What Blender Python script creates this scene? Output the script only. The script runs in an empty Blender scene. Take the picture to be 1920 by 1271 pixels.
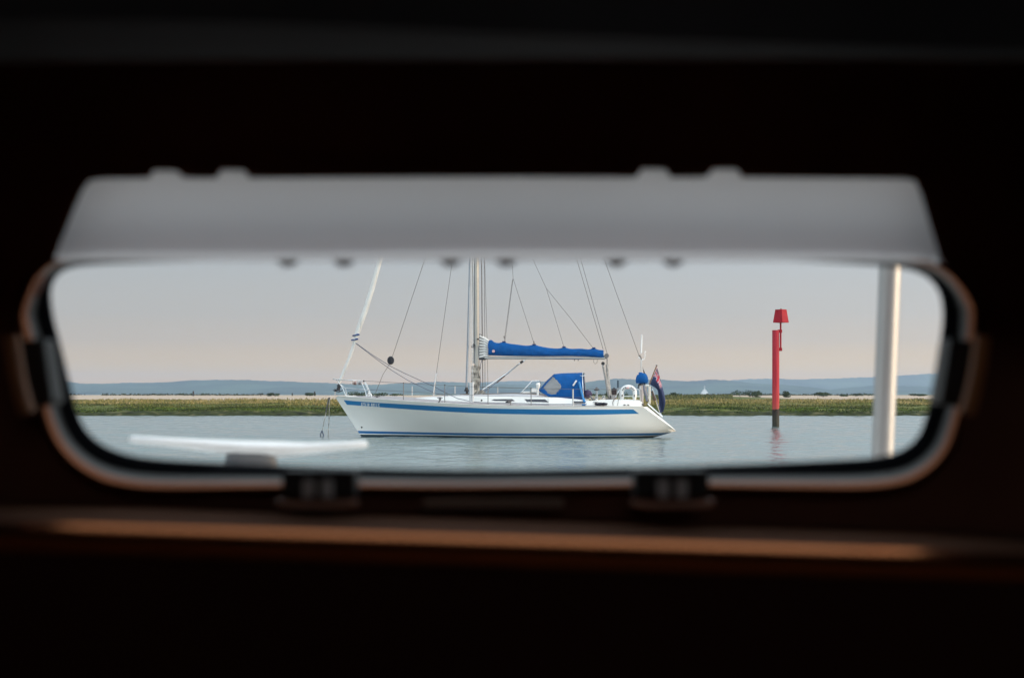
import bpy, bmesh, math, random
import numpy as np
from mathutils import Vector, Matrix
random.seed(7); rng = np.random.default_rng(7)
sc = bpy.context.scene
PI = math.pi

# ------------------------------------------------------------------ camera
H = 1.555            # eye height above the water
F = 2848.0           # focal length in photo pixels (1920 wide)
HY = 740.0           # photo row of the horizon
cam_d = bpy.data.cameras.new("camera"); cam = bpy.data.objects.new("camera", cam_d)
sc.collection.objects.link(cam); sc.camera = cam
cam.location = (0, 0, H); cam.rotation_euler = (PI/2, 0, 0)
cam_d.sensor_width = 36; cam_d.lens = 36*F/1920
cam_d.shift_y = (HY-635.5)/1920
cam_d.clip_start = 0.02; cam_d.clip_end = 30000
cam_d.dof.use_dof = True; cam_d.dof.focus_distance = 56; cam_d.dof.aperture_fstop = 6.2

# ------------------------------------------------------------------ sky, sun, exposure
sc.view_settings.view_transform = 'Standard'; sc.view_settings.look = 'None'
sc.view_settings.gamma = 1; sc.view_settings.exposure = 0.42
SUN_EL, SUN_AZ = math.radians(14), math.radians(98)     # azimuth measured from +Y (view axis) towards +X (right)
w = bpy.data.worlds.new("World"); sc.world = w; w.use_nodes = True
nt = w.node_tree; nt.nodes.clear()
def N(tree, t, **kw):
    n = tree.nodes.new(t)
    for k, v in kw.items(): setattr(n, k, v)
    return n
out = N(nt, 'ShaderNodeOutputWorld')
sky = N(nt, 'ShaderNodeTexSky', sky_type='NISHITA', sun_disc=False)
sky.sun_elevation = SUN_EL; sky.sun_rotation = SUN_AZ; sky.air_density = 1.5; sky.dust_density = 3
bg1 = N(nt, 'ShaderNodeBackground'); bg1.inputs['Strength'].default_value = 0.06
nt.links.new(sky.outputs[0], bg1.inputs['Color'])
tc = N(nt, 'ShaderNodeTexCoord'); sep = N(nt, 'ShaderNodeSeparateXYZ'); nt.links.new(tc.outputs['Generated'], sep.inputs[0])
ramp = N(nt, 'ShaderNodeValToRGB'); cr = ramp.color_ramp
mr = N(nt, 'ShaderNodeMapRange'); mr.inputs['From Min'].default_value = 0; mr.inputs['From Max'].default_value = 0.5
nt.links.new(sep.outputs['Z'], mr.inputs['Value']); nt.links.new(mr.outputs[0], ramp.inputs['Fac'])
SKY = [(0.0, (1.1, .54, .10)), (0.035, (.82, .56, .28)), (0.07, (.58, .485, .39)), (0.105, (.49, .465, .435)),
       (0.18, (.425, .455, .48)), (0.4, (.58, .69, .77)), (1.0, (.98, 1.12, 1.2))]
while len(cr.elements) < len(SKY): cr.elements.new(0.5)
for e, (p, c) in zip(cr.elements, SKY): e.position = p; e.color = (*c, 1)
cn = N(nt, 'ShaderNodeTexNoise'); cn.inputs['Scale'].default_value = 2.2; cn.inputs['Detail'].default_value = 4
cmap = N(nt, 'ShaderNodeMapping'); cmap.inputs['Scale'].default_value = (1, 1, 5)
nt.links.new(tc.outputs['Generated'], cmap.inputs[0]); nt.links.new(cmap.outputs[0], cn.inputs['Vector'])
m1 = N(nt, 'ShaderNodeMath', operation='MULTIPLY_ADD'); m1.inputs[1].default_value = 0.10; m1.inputs[2].default_value = 0.88
nt.links.new(cn.outputs[0], m1.inputs[0])
m2 = N(nt, 'ShaderNodeMath', operation='MULTIPLY_ADD'); m2.inputs[1].default_value = 0.30
nt.links.new(sep.outputs['X'], m2.inputs[0]); nt.links.new(m1.outputs[0], m2.inputs[2])
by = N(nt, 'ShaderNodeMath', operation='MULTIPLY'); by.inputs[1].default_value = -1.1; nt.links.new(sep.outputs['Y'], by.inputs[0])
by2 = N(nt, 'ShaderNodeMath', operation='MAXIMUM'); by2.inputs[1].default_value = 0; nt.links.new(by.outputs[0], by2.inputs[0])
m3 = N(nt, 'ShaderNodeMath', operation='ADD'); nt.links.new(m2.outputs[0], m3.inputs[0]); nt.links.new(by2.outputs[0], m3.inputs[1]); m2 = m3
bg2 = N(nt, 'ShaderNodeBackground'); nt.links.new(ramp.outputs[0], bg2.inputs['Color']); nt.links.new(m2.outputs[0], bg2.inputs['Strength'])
mx = N(nt, 'ShaderNodeMixShader'); mx.inputs[0].default_value = 0.85
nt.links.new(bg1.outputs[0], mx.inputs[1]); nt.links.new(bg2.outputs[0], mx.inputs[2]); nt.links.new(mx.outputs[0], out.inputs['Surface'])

sd = bpy.data.lights.new("sun", 'SUN'); sd.energy = 2.2; sd.angle = math.radians(10); sd.color = (1, .74, .48)
so = bpy.data.objects.new("sun", sd); sc.collection.objects.link(so)
sdir = Vector((math.cos(SUN_EL)*math.sin(SUN_AZ), math.cos(SUN_EL)*math.cos(SUN_AZ), math.sin(SUN_EL)))
so.rotation_euler = sdir.to_track_quat('Z', 'Y').to_euler(); so.location = sdir*200

# ------------------------------------------------------------------ helpers
def at(px, py, Y): return Vector(((px-960)/F*Y, Y, H-(py-HY)/F*Y))
MATS = {}
def mat(name, col, rough=.5, metal=0, var=.12, vscale=3., bump=0., bscale=40., spec=.5, col2=None, coat=0):
    if name in MATS: return MATS[name]
    m = bpy.data.materials.new(name); m.use_nodes = True; t = m.node_tree; b = t.nodes['Principled BSDF']
    tc = N(t, 'ShaderNodeTexCoord'); n = N(t, 'ShaderNodeTexNoise'); n.inputs['Scale'].default_value = vscale; n.inputs['Detail'].default_value = 5
    t.links.new(tc.outputs['Object'], n.inputs['Vector'])
    r = N(t, 'ShaderNodeValToRGB'); r.color_ramp.elements[0].position = .3; r.color_ramp.elements[1].position = .7
    c2 = col2 if col2 else tuple(min(1, c*(1+var)) for c in col)
    r.color_ramp.elements[0].color = (*[c*(1-var) for c in col], 1); r.color_ramp.elements[1].color = (*c2, 1)
    t.links.new(n.outputs[0], r.inputs[0]); t.links.new(r.outputs[0], b.inputs['Base Color'])
    b.inputs['Roughness'].default_value = rough; b.inputs['Metallic'].default_value = metal
    b.inputs['Specular IOR Level'].default_value = spec; b.inputs['Coat Weight'].default_value = coat
    if bump:
        n2 = N(t, 'ShaderNodeTexNoise'); n2.inputs['Scale'].default_value = bscale; n2.inputs['Detail'].default_value = 4
        t.links.new(tc.outputs['Object'], n2.inputs['Vector'])
        bp = N(t, 'ShaderNodeBump'); bp.inputs['Distance'].default_value = bump; t.links.new(n2.outputs[0], bp.inputs['Height'])
        t.links.new(bp.outputs[0], b.inputs['Normal'])
    MATS[name] = m; return m
def tag(o, label=None, cat=None, group=None, kind=None):
    if label: o['label'] = label
    if cat: o['category'] = cat
    if group: o['group'] = group
    if kind: o['kind'] = kind
    return o
def empty(name, loc=(0, 0, 0), rz=0, parent=None):
    o = bpy.data.objects.new(name, None); o.location = loc; o.rotation_euler = (0, 0, rz); o.parent = parent
    sc.collection.objects.link(o); return o
class MB:
    def __init__(s): s.v = []; s.f = []; s.m = []
    def add(s, vs, fs, mi=0):
        k = len(s.v); s.v += [tuple(v) for v in vs]; s.f += [tuple(i+k for i in f) for f in fs]
        s.m += (mi if isinstance(mi, list) else [mi]*len(fs)); return s
    def box(s, c, d, rot=None, mi=0):
        c = Vector(c); vs = []
        for z in (-.5, .5):
            for x, y in ((-.5, -.5), (.5, -.5), (.5, .5), (-.5, .5)):
                p = Vector((x*d[0], y*d[1], z*d[2])); p = rot @ p if rot else p; vs.append(c+p)
        return s.add(vs, [(3, 2, 1, 0), (4, 5, 6, 7), (0, 1, 5, 4), (1, 2, 6, 5), (2, 3, 7, 6), (3, 0, 4, 7)], mi)
    def tube(s, pts, r, n=8, closed=False, mi=0, flat=1.0):
        pts = [Vector(p) for p in pts]; L = len(pts); rs = r if isinstance(r, (list, tuple)) else [r]*L
        vs = []; up = None
        for i, p in enumerate(pts):
            a = pts[(i-1) % L] if (closed or i > 0) else p; b = pts[(i+1) % L] if (closed or i < L-1) else p
            d = (b-a).normalized()
            if up is None: up = Vector((0, 0, 1)) if abs(d.z) < .9 else Vector((0, 1, 0))
            u = d.cross(up)
            if u.length < 1e-6: u = d.cross(Vector((1, .3, 0)))
            u.normalize(); v = u.cross(d).normalized(); up = v
            for k in range(n):
                an = 2*PI*k/n; vs.append(p+u*math.cos(an)*rs[i]+v*math.sin(an)*rs[i]*flat)
        fs = []
        for i in range(L if closed else L-1):
            j = (i+1) % L
            for k in range(n): fs.append((i*n+k, i*n+(k+1) % n, j*n+(k+1) % n, j*n+k))
        if not closed: fs += [tuple(range(n))[::-1], tuple((L-1)*n+k for k in range(n))]
        return s.add(vs, fs, mi)
    def loft(s, rings, closed_ring=True, caps=True, mi=0):
        n = len(rings[0]); vs = [p for r in rings for p in r]; fs = []
        for i in range(len(rings)-1):
            for k in range(n if closed_ring else n-1):
                fs.append((i*n+k, i*n+(k+1) % n, (i+1)*n+(k+1) % n, (i+1)*n+k))
        if caps: fs += [tuple(range(n))[::-1], tuple((len(rings)-1)*n+k for k in range(n))]
        return s.add(vs, fs, mi)
    def build(s, name, mats, parent=None, smooth=True, weld=0, bevel=0, angle=35):
        me = bpy.data.meshes.new(name); me.from_pydata(s.v, [], s.f)
        for m in (mats if isinstance(mats, (list, tuple)) else [mats]): me.materials.append(m)
        me.polygons.foreach_set('material_index', s.m)
        bm = bmesh.new(); bm.from_mesh(me)
        if weld: bmesh.ops.remove_doubles(bm, verts=bm.verts, dist=weld); bmesh.ops.dissolve_degenerate(bm, edges=bm.edges, dist=1e-6)
        bmesh.ops.recalc_face_normals(bm, faces=bm.faces); bm.to_mesh(me); bm.free()
        if smooth:
            me.polygons.foreach_set('use_smooth', [True]*len(me.polygons)); me.set_sharp_from_angle(angle=math.radians(angle))
        o = bpy.data.objects.new(name, me); sc.collection.objects.link(o); o.parent = parent
        if bevel:
            b = o.modifiers.new('bevel', 'BEVEL'); b.width = bevel; b.segments = 2; b.limit_method = 'ANGLE'
        return o
def smooth_interp(xs, ys):
    xs = np.array(xs, float); ys = np.array(ys, float); m = np.gradient(ys, xs)
    def f(x):
        x = min(max(x, xs[0]), xs[-1]); i = min(int(np.searchsorted(xs, x, 'right'))-1, len(xs)-2); i = max(i, 0)
        h = xs[i+1]-xs[i]; t = (x-xs[i])/h
        return float((2*t**3-3*t*t+1)*ys[i]+(t**3-2*t*t+t)*h*m[i]+(-2*t**3+3*t*t)*ys[i+1]+(t**3-t*t)*h*m[i+1])
    return f
def catmull(pts, per=6, closed=True):
    P = [np.array(p, float) for p in pts]; n = len(P); o = []
    for i in range(n if closed else n-1):
        a, b, c, d = (P[(i-1) % n], P[i], P[(i+1) % n], P[(i+2) % n]) if closed else (P[max(i-1, 0)], P[i], P[i+1], P[min(i+2, n-1)])
        for k in range(per):
            t = k/per; o.append(.5*((2*b)+(c-a)*t+(2*a-5*b+4*c-d)*t*t+(-a+3*b-3*c+d)*t**3))
    if not closed: o.append(P[-1])
    return o

# ------------------------------------------------------------------ water
def vnoise(x, y, s, seed):
    r = np.random.default_rng(seed); g = r.random((64, 64)); x = np.asarray(x)/s; y = np.asarray(y)/s
    xi = np.floor(x).astype(int); yi = np.floor(y).astype(int); fx = x-xi; fy = y-yi; fx = fx*fx*(3-2*fx); fy = fy*fy*(3-2*fy)
    a = g[xi % 64, yi % 64]; b = g[(xi+1) % 64, yi % 64]; c = g[xi % 64, (yi+1) % 64]; d = g[(xi+1) % 64, (yi+1) % 64]
    return (a*(1-fx)+b*fx)*(1-fy)+(c*(1-fx)+d*fx)*fy-.5
def make_water():
    m = bpy.data.materials.new("harbour_water"); m.use_nodes = True; t = m.node_tree; b = t.nodes['Principled BSDF']
    b.inputs['Base Color'].default_value = (.085, .125, .12, 1); b.inputs['Roughness'].default_value = .08; b.inputs['IOR'].default_value = 1.333
    tc = N(t, 'ShaderNodeTexCoord')
    prev = None
    for sx, sy, dist, strength in ((2.5, 6, .03, .6), (7, 16, .012, .7)):
        mp = N(t, 'ShaderNodeMapping'); mp.inputs['Scale'].default_value = (sx, sy, 1); mp.inputs['Rotation'].default_value = (0, 0, .25)
        n = N(t, 'ShaderNodeTexNoise'); n.inputs['Scale'].default_value = 1; n.inputs['Detail'].default_value = 3; n.inputs['Roughness'].default_value = .55
        n.inputs['Distortion'].default_value = .4
        t.links.new(tc.outputs['Object'], mp.inputs[0]); t.links.new(mp.outputs[0], n.inputs['Vector'])
        bp = N(t, 'ShaderNodeBump'); bp.inputs['Distance'].default_value = dist; bp.inputs['Strength'].default_value = strength
        t.links.new(n.outputs[0], bp.inputs['Height'])
        if prev: t.links.new(prev.outputs[0], bp.inputs['Normal'])
        prev = bp
    t.links.new(prev.outputs[0], b.inputs['Normal'])
    xs = np.concatenate([[-6500, -2000, -600, -200, -90], np.arange(-46, 46.01, .13), [90, 200, 600, 2000, 6500]]); ys = np.concatenate([[-150, -40, 5, 18], np.arange(28, 60, .10), np.arange(60, 118, .16), [140, 300, 900, 2500, 5300]])
    X, Y = np.meshgrid(xs, ys); Z = np.zeros_like(X); r = np.random.default_rng(11)
    for i in range(70):
        lam = .42*(6 ** r.random()); th = r.normal(PI/2, .55); k = 2*PI/lam; Z += .0105*lam**1.05*np.sin(k*(X*math.cos(th)+Y*math.sin(th))+r.random()*6.28)*(.7+.6*vnoise(X+500, Y+500, 7+i % 5, 60+i % 7))
    Z *= .27*np.clip((46-np.abs(X))/4, 0, 1)*np.clip((Y-28)/3, 0, 1)*np.clip((116-Y)/3, 0, 1)
    nx, ny = len(xs), len(ys); I = np.arange(nx*ny).reshape(ny, nx); f = np.stack([I[:-1, :-1], I[:-1, 1:], I[1:, 1:], I[1:, :-1]], -1).reshape(-1, 4); n = len(f)
    me = bpy.data.meshes.new('water'); me.vertices.add(nx*ny); me.vertices.foreach_set('co', np.stack([X, Y, Z], -1).ravel()); me.loops.add(n*4); me.loops.foreach_set('vertex_index', f.ravel())
    me.polygons.add(n); me.polygons.foreach_set('loop_start', np.arange(n)*4); me.update(calc_edges=True); me.polygons.foreach_set('use_smooth', [True]*n); me.materials.append(m)
    o = bpy.data.objects.new('water', me); sc.collection.objects.link(o)
    tag(o, 'rippled grey blue harbour water under the moored yacht', 'water', kind='structure')
make_water()

# ------------------------------------------------------------------ low marsh bank and shingle
prof_y = [108, 112.6, 113.4, 114.6, 118, 125, 150, 170, 230, 300, 340, 420, 600, 900]
prof_z = [-.5, -.05, .18, .40, .52, .66, .93, 1.06, 1.30, 1.46, 1.48, 1.2, .6, -.6]
def ground_z(x, y):
    sh = vnoise(x, 0*np.asarray(x), 9, 1)*1.6+vnoise(x, 0*np.asarray(x), 2.3, 2)*.7
    z = np.interp(np.asarray(y)-sh*np.clip((140-np.asarray(y))/27, 0, 1), prof_y, prof_z)
    near = np.clip((150-np.asarray(y))/40, 0, 1)
    return z+vnoise(x, y, 2.2, 3)*.10*near*(np.asarray(y) > 112)+vnoise(x, y, 25, 4)*.10*(np.asarray(y) > 150)+vnoise(x, y, .7, 5)*.10*near*(np.asarray(y) > 112)+vnoise(x, y, 5, 6)*.22*near*(np.asarray(y) > 113)
def make_bank():
    xs = np.concatenate([np.linspace(-700, -75, 60), np.linspace(-74, 74, 420), np.linspace(75, 700, 60)])
    ys = np.concatenate([np.linspace(108, 112, 4), np.arange(112.3, 130, .35), np.linspace(131, 180, 34), np.linspace(184, 340, 30), np.linspace(360, 900, 12)])
    X, Y = np.meshgrid(xs, ys); Z = ground_z(X, Y)
    v = np.stack([X, Y, Z], -1).reshape(-1, 3); nx = len(xs); ny = len(ys)
    I = np.arange(nx*ny).reshape(ny, nx); f = np.stack([I[:-1, :-1], I[:-1, 1:], I[1:, 1:], I[1:, :-1]], -1).reshape(-1, 4)
    me = bpy.data.meshes.new('ground'); me.from_pydata(v.tolist(), [], f.tolist())
    m = bpy.data.materials.new('marsh_ground'); m.use_nodes = True; t = m.node_tree; b = t.nodes['Principled BSDF']; b.inputs['Roughness'].default_value = .95
    b.inputs['Specular IOR Level'].default_value = .1
    tc = N(t, 'ShaderNodeTexCoord'); sp = N(t, 'ShaderNodeSeparateXYZ'); t.links.new(tc.outputs['Object'], sp.inputs[0])
    def noise(scale, sy=1, detail=5):
        mp = N(t, 'ShaderNodeMapping'); mp.inputs['Scale'].default_value = (scale, scale*sy, scale); n = N(t, 'ShaderNodeTexNoise'); n.inputs['Scale'].default_value = 1
        n.inputs['Detail'].default_value = detail; t.links.new(tc.outputs['Object'], mp.inputs[0]); t.links.new(mp.outputs[0], n.inputs['Vector']); return n.outputs[0]
    def ramp(v, els):
        r = N(t, 'ShaderNodeValToRGB'); c = r.color_ramp
        while len(c.elements) < len(els): c.elements.new(.5)
        for e, (p, col) in zip(c.elements, els): e.position = p; e.color = (*col, 1)
        t.links.new(v, r.inputs[0]); return r.outputs[0]
    grass = ramp(noise(.8), [(.3, (.035, .045, .012)), (.5, (.085, .105, .022)), (.7, (.13, .12, .045))])
    mud = ramp(noise(1.5), [(.3, (.010, .012, .004)), (.55, (.035, .042, .012)), (.75, (.13, .11, .06))])
    shin = ramp(noise(2.5), [(.3, (.24, .18, .13)), (.5, (.42, .33, .26)), (.75, (.52, .43, .35))])
    def mix(f, a, c):
        x = N(t, 'ShaderNodeMix', data_type='RGBA'); t.links.new(f, x.inputs['Factor']); t.links.new(a, x.inputs['A']); t.links.new(c, x.inputs['B']); return x.outputs['Result']
    def mth(op, a, c):
        x = N(t, 'ShaderNodeMath', operation=op); x.use_clamp = False
        for i, q in enumerate((a, c)):
            if isinstance(q, (int, float)): x.inputs[i].default_value = q
            else: t.links.new(q, x.inputs[i])
        return x.outputs[0]
    def step(v, a, c):
        x = N(t, 'ShaderNodeMapRange', interpolation_type='SMOOTHSTEP'); x.inputs['From Min'].default_value = a; x.inputs['From Max'].default_value = c; t.links.new(v, x.inputs['Value']); return x.outputs[0]
    yy = mth('ADD', sp.outputs['Y'], mth('MULTIPLY', noise(.12, .4), 34))
    fsh = step(yy, 166, 178)
    # green headland between x 19 and 27 m reaches across the shingle
    gx = mth('MULTIPLY', step(mth('ADD', sp.outputs['X'], mth('MULTIPLY', noise(.1), 8)), 14, 18), step(mth('ADD', sp.outputs['X'], mth('MULTIPLY', noise(.1), 8)), 40, 34))
    fsh = mth('MULTIPLY', fsh, mth('SUBTRACT', 1.0, gx))
    fmud = step(mth('ADD', sp.outputs['Z'], mth('MULTIPLY', noise(.9), .40)), .66, .46)
    c = mix(fsh, grass, shin); c = mix(fmud, c, mud)
    far = step(sp.outputs['Y'], 296, 302); c = mix(far, c, grass)
    t.links.new(c, b.inputs['Base Color'])
    me.materials.append(m); me.polygons.foreach_set('use_smooth', [True]*len(me.polygons))
    o = bpy.data.objects.new('ground', me); sc.collection.objects.link(o)
    tag(o, 'low salt marsh bank with a pale shingle beach behind', 'bank', kind='structure')
make_bank()

def blades(name, X, Y, hmin, hmax, wid, cols, label, cat):
    n = len(X); Z = ground_z(X, Y)-.03; h = rng.uniform(hmin, hmax, n)*(0.75+vnoise(X, Y, 4, 9)*1.2); a = rng.uniform(0, PI, n); wd = wid*rng.uniform(.6, 1.5, n)
    dx = np.cos(a)*wd; dy = np.sin(a)*wd; lx = rng.normal(0, .35, n)*h; ly = rng.normal(0, .35, n)*h
    v = np.empty((n*4, 3)); v[0::4] = np.stack([X-dx, Y-dy, Z], -1); v[1::4] = np.stack([X+dx, Y+dy, Z], -1)
    v[2::4] = np.stack([X+lx+dx*.5, Y+ly+dy*.5, Z+h], -1); v[3::4] = np.stack([X+lx*1.2-dx*.4, Y+ly-dy*.4, Z+h*rng.uniform(.7, 1.1, n)], -1)
    f = np.arange(n*4).reshape(n, 4)
    me = bpy.data.meshes.new(name); me.vertices.add(n*4); me.vertices.foreach_set('co', v.ravel())
    me.loops.add(n*4); me.loops.foreach_set('vertex_index', f.ravel()); me.polygons.add(n); me.polygons.foreach_set('loop_start', np.arange(n)*4)
    me.update(calc_edges=True)
    m = bpy.data.materials.new(name); m.use_nodes = True; t = m.node_tree; b = t.nodes['Principled BSDF']; b.inputs['Roughness'].default_value = .8; b.inputs['Specular IOR Level'].default_value = .15
    g = N(t, 'ShaderNodeNewGeometry'); tc = N(t, 'ShaderNodeTexCoord'); no = N(t, 'ShaderNodeTexNoise'); no.inputs['Scale'].default_value = .25; no.inputs['Detail'].default_value = 4
    t.links.new(tc.outputs['Object'], no.inputs['Vector'])
    ad = N(t, 'ShaderNodeMath', operation='MULTIPLY_ADD'); ad.inputs[1].default_value = .5; t.links.new(g.outputs['Random Per Island'], ad.inputs[0])
    s2 = N(t, 'ShaderNodeMath', operation='MULTIPLY_ADD'); s2.inputs[1].default_value = 1.6; s2.inputs[2].default_value = -.55; t.links.new(no.outputs[0], s2.inputs[0]); t.links.new(s2.outputs[0], ad.inputs[2])
    r = N(t, 'ShaderNodeValToRGB'); c = r.color_ramp
    while len(c.elements) < len(cols): c.elements.new(.5)
    for i, (e, col) in enumerate(zip(c.elements, cols)): e.position = i/(len(cols)-1); e.color = (*col, 1)
    t.links.new(ad.outputs[0], r.inputs[0]); t.links.new(r.outputs[0], b.inputs['Base Color']); me.materials.append(m)
    o = bpy.data.objects.new(name, me); sc.collection.objects.link(o); tag(o, label, cat, kind='stuff')
n = 70000
Y = 117+rng.random(n)**1.3*44; X = rng.uniform(-.36, .36, n)*Y*1.15
k = Y > 128-vnoise(X, Y, 6, 70)*10; blades('marsh_grass', X[k], Y[k], .10, .30, .05, [(.06, .062, .018), (.15, .135, .036), (.25, .195, .07), (.36, .27, .14)], 'olive and tan marsh grass covering the upper bank', 'grass')
k = ~k; blades('green_marsh_grass', X[k], Y[k], .08, .22, .05, [(.022, .030, .010), (.085, .09, .022), (.165, .175, .045)], 'fresher green marsh grass lower on the bank', 'grass')
n = 60000
Y = 113.2+rng.random(n)*5.2; X = rng.uniform(-.36, .36, n)*Y*1.15; k = (vnoise(X, Y*4, 3.2, 81)+vnoise(X, Y*3, .9, 82)*.6) > -.06; X, Y = X[k], Y[k]
blades('low_saltmarsh', X, Y, .04, .14, .06, [(.012, .014, .006), (.045, .065, .008), (.12, .18, .015)], 'bright green low growth along the muddy waterline', 'grass')
n = 9000
Y = 285+rng.random(n)*30; X = rng.uniform(-.36, .36, n)*Y*1.15; k = vnoise(X, Y*0, 14, 30) > -.12; X, Y = X[k], Y[k]
blades('scrub', X, Y, .12, .42, .16, [(.015, .022, .012), (.03, .04, .018), (.06, .06, .03)], 'thin dark scrub line along the far edge of the shingle', 'scrub')
n = 5000
X = rng.uniform(18.5, 29, n)*1.0; Y = rng.uniform(172, 240, n); X = X*Y/200
blades('headland_grass', X, Y, .12, .4, .09, [(.04, .05, .016), (.09, .10, .03), (.16, .13, .06)], 'tan and green grass patch behind the yacht stern', 'grass')

# shrubs on the shingle
def shrub(x0, x1, ytop, ybase, D, label, seed, cols=((.018, .03, .012), (.05, .075, .022))):
    r = np.random.default_rng(seed); xa, xb = (x0-960)/F*D, (x1-960)/F*D; cx, W = (xa+xb)/2, (xb-xa)/2
    gz = float(ground_z(cx, D)); hh = max(.3, H-(ytop-HY)/F*D-gz)
    root = empty('shrub', (cx, D, gz)); tag(root, label, 'shrub', 'shrubs along the shingle')
    nb = max(3, int(W/.45)); mb = MB()
    lob = [(r.uniform(-W*.85, W*.85), r.uniform(-.5, .5), r.uniform(.35, .6)*hh) for _ in range(nb)]
    lob.append((r.uniform(-W*.3, W*.3), 0, .62*hh))
    for (lx, ly, lz) in lob:
        rad = min(W*.55, .8)*r.uniform(.7, 1.2); rz = hh-lz if lx == lob[-1][0] else (hh-lz)*r.uniform(.35, .85)
        for _ in range(110):
            d = r.normal(size=3); d /= np.linalg.norm(d); q = r.uniform(.55, 1.05); p = Vector((lx+d[0]*rad*q, ly+d[1]*rad*q, max(.02, lz+d[2]*rz*q)))
            s = r.uniform(.05, .12); e1 = Vector(r.normal(size=3)).normalized()*s; e2 = e1.cross(Vector(r.normal(size=3))).normalized()*s*.8
            mb.add([p-e1, p+e2, p+e1, p-e2], [(0, 1, 2, 3)])
    fm = mat('shrub_leaf', cols[0], .8, var=.3, vscale=1.5, col2=cols[1], spec=.15)
    mb.build('foliage', fm, root, smooth=False)
    for (lx, ly, lz) in lob: st = MB(); st.tube([(lx*.7, ly*.5, -.1), (lx, ly, lz)], [.03, .012], 5); st.build('stem', mat('shrub_wood', (.05, .04, .03), .9), root)
SH = [(1374, 1441, 731, 745, 205, 'tallest dark green shrub on the shingle just left of the red pile'),
      (1463, 1480, 733, 746, 205, 'small rounded shrub just right of the red pile'),
      (1508, 1561, 735, 744, 215, 'wide low shrub between the red pile and the metal stanchion'),
      (1568, 1590, 739, 744, 225, 'very small low shrub left of the metal stanchion'),
      (1595, 1634, 737, 744, 225, 'low shrub close beside the left edge of the metal stanchion'),
      (1684, 1742, 738, 744, 240, 'long thin shrub right of the metal stanchion'),
      (1246, 1276, 735, 743, 205, 'low shrub behind the hanging blue ensign'),
      (500, 524, 736, 743, 230, 'leftmost small shrub on the shingle left of the yacht bow'),
      (566, 592, 736, 743, 230, 'small shrub on the shingle nearest the yacht bow'),
      (648, 690, 734, 743, 215, 'shrub seen under the yacht bow rail'),
      (694, 752, 736, 743, 215, 'shrub seen over the foredeck behind the windlass'),
      (1128, 1172, 732, 750, 190, 'yellow green shrub seen past the yacht cockpit')]
for i, a in enumerate(SH): shrub(*a, seed=40+i)

# posts on the far shore
for px, yt, D, r_, lab in ((362.5, 733, 260, .16, 'lone dark post on the shore at far left'),
                      (489, 737, 260, .10, 'short dark post left of the leftmost shrub'),
                      (548, 736.5, 260, .10, 'short dark post midway between two small shrubs'),
                      (590, 734, 250, .16, 'dark post near the yacht bow')):
    p = at(px, yt, D); g = float(ground_z(p.x, D))
    mb = MB(); mb.tube([(0, 0, -.4), (0, 0, p.z-g-.1), (0, 0, p.z-g)], [r_, r_*.85, r_*.5], 8)
    o = mb.build('shore_post', mat('tarred_wood', (.035, .03, .03), .9)); o.location = (p.x, D, g); tag(o, lab, 'post', 'posts on the far shore')

# ------------------------------------------------------------------ hills
def hill(prof, D, depth, col, label, seed):
    f = smooth_interp([p[0] for p in prof], [p[1] for p in prof]); r = np.random.default_rng(seed)
    px = np.arange(prof[0][0], prof[-1][0]+1, 3.0); rows = []
    ph = r.random(60)*6.28
    base = []
    for x in px:
        y = f(x); y += sum(math.sin(x*fr+ph[i])*am for i, (fr, am) in enumerate(((.09, .28), (.21, .22), (.43, .2), (.9, .15), (1.7, .15))))
        base.append(H-(y-HY)/F*D)
    base = np.array(base); X0 = (px-960)/F
    vs = []; K = [(-depth, -3), (-depth*.6, .18), (-depth*.3, .55), (-depth*.12, .86), (0, 1), (depth*.3, .8), (depth, -.05)]
    for dy, k in K:
        yv = D+dy
        z = base*k if k > 0 else np.full_like(base, -3)
        z = z+(vnoise(X0*D, np.full_like(X0, yv), 160, seed)*12+vnoise(X0*D, np.full_like(X0, yv), 50, seed+1)*5)*(0 < k < .9)
        vs += [(x*D, yv, zz) for x, zz in zip(X0, z)]
    nn = len(px); fs = [(i*nn+j, i*nn+j+1, (i+1)*nn+j+1, (i+1)*nn+j) for i in range(len(K)-1) for j in range(nn-1)]
    mb = MB(); mb.add(vs, fs); o = mb.build('hill', mat('hill_woods_%d' % seed, col, 1, var=.35, vscale=.006, spec=0, col2=tuple(c*4 for c in col)), angle=80)
    tag(o, label, 'hill', kind='structure')
hill([(-900, 735), (-300, 728), (0, 708), (130, 716), (165, 720), (250, 719), (320, 716.5), (415, 712), (520, 714.5), (640, 719), (700, 721), (760, 718), (850, 716), (900, 719),
      (960, 721), (1030, 719), (1095, 717), (1125, 712.5), (1160, 710), (1195, 711.5), (1240, 712), (1310, 714), (1332, 711.5), (1380, 715), (1450, 722), (1500, 727), (1555, 730),
      (1600, 726), (1650, 722), (1700, 723.5), (1760, 725), (2000, 728), (2800, 736)], 3600, 700, (.018, .026, .016), 'nearer wooded hill ridge fading blue', 3)
hill([(-900, 737), (200, 733), (700, 726), (880, 718), (940, 715), (1030, 715), (1100, 718), (1240, 720), (1370, 713), (1420, 710), (1500, 711), (1560, 709.5), (1640, 706.5), (1740, 701), (1850, 698), (2100, 706), (2800, 730)],
     4700, 500, (.02, .028, .018), 'farther paler hill ridge rising to the right', 5)

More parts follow.
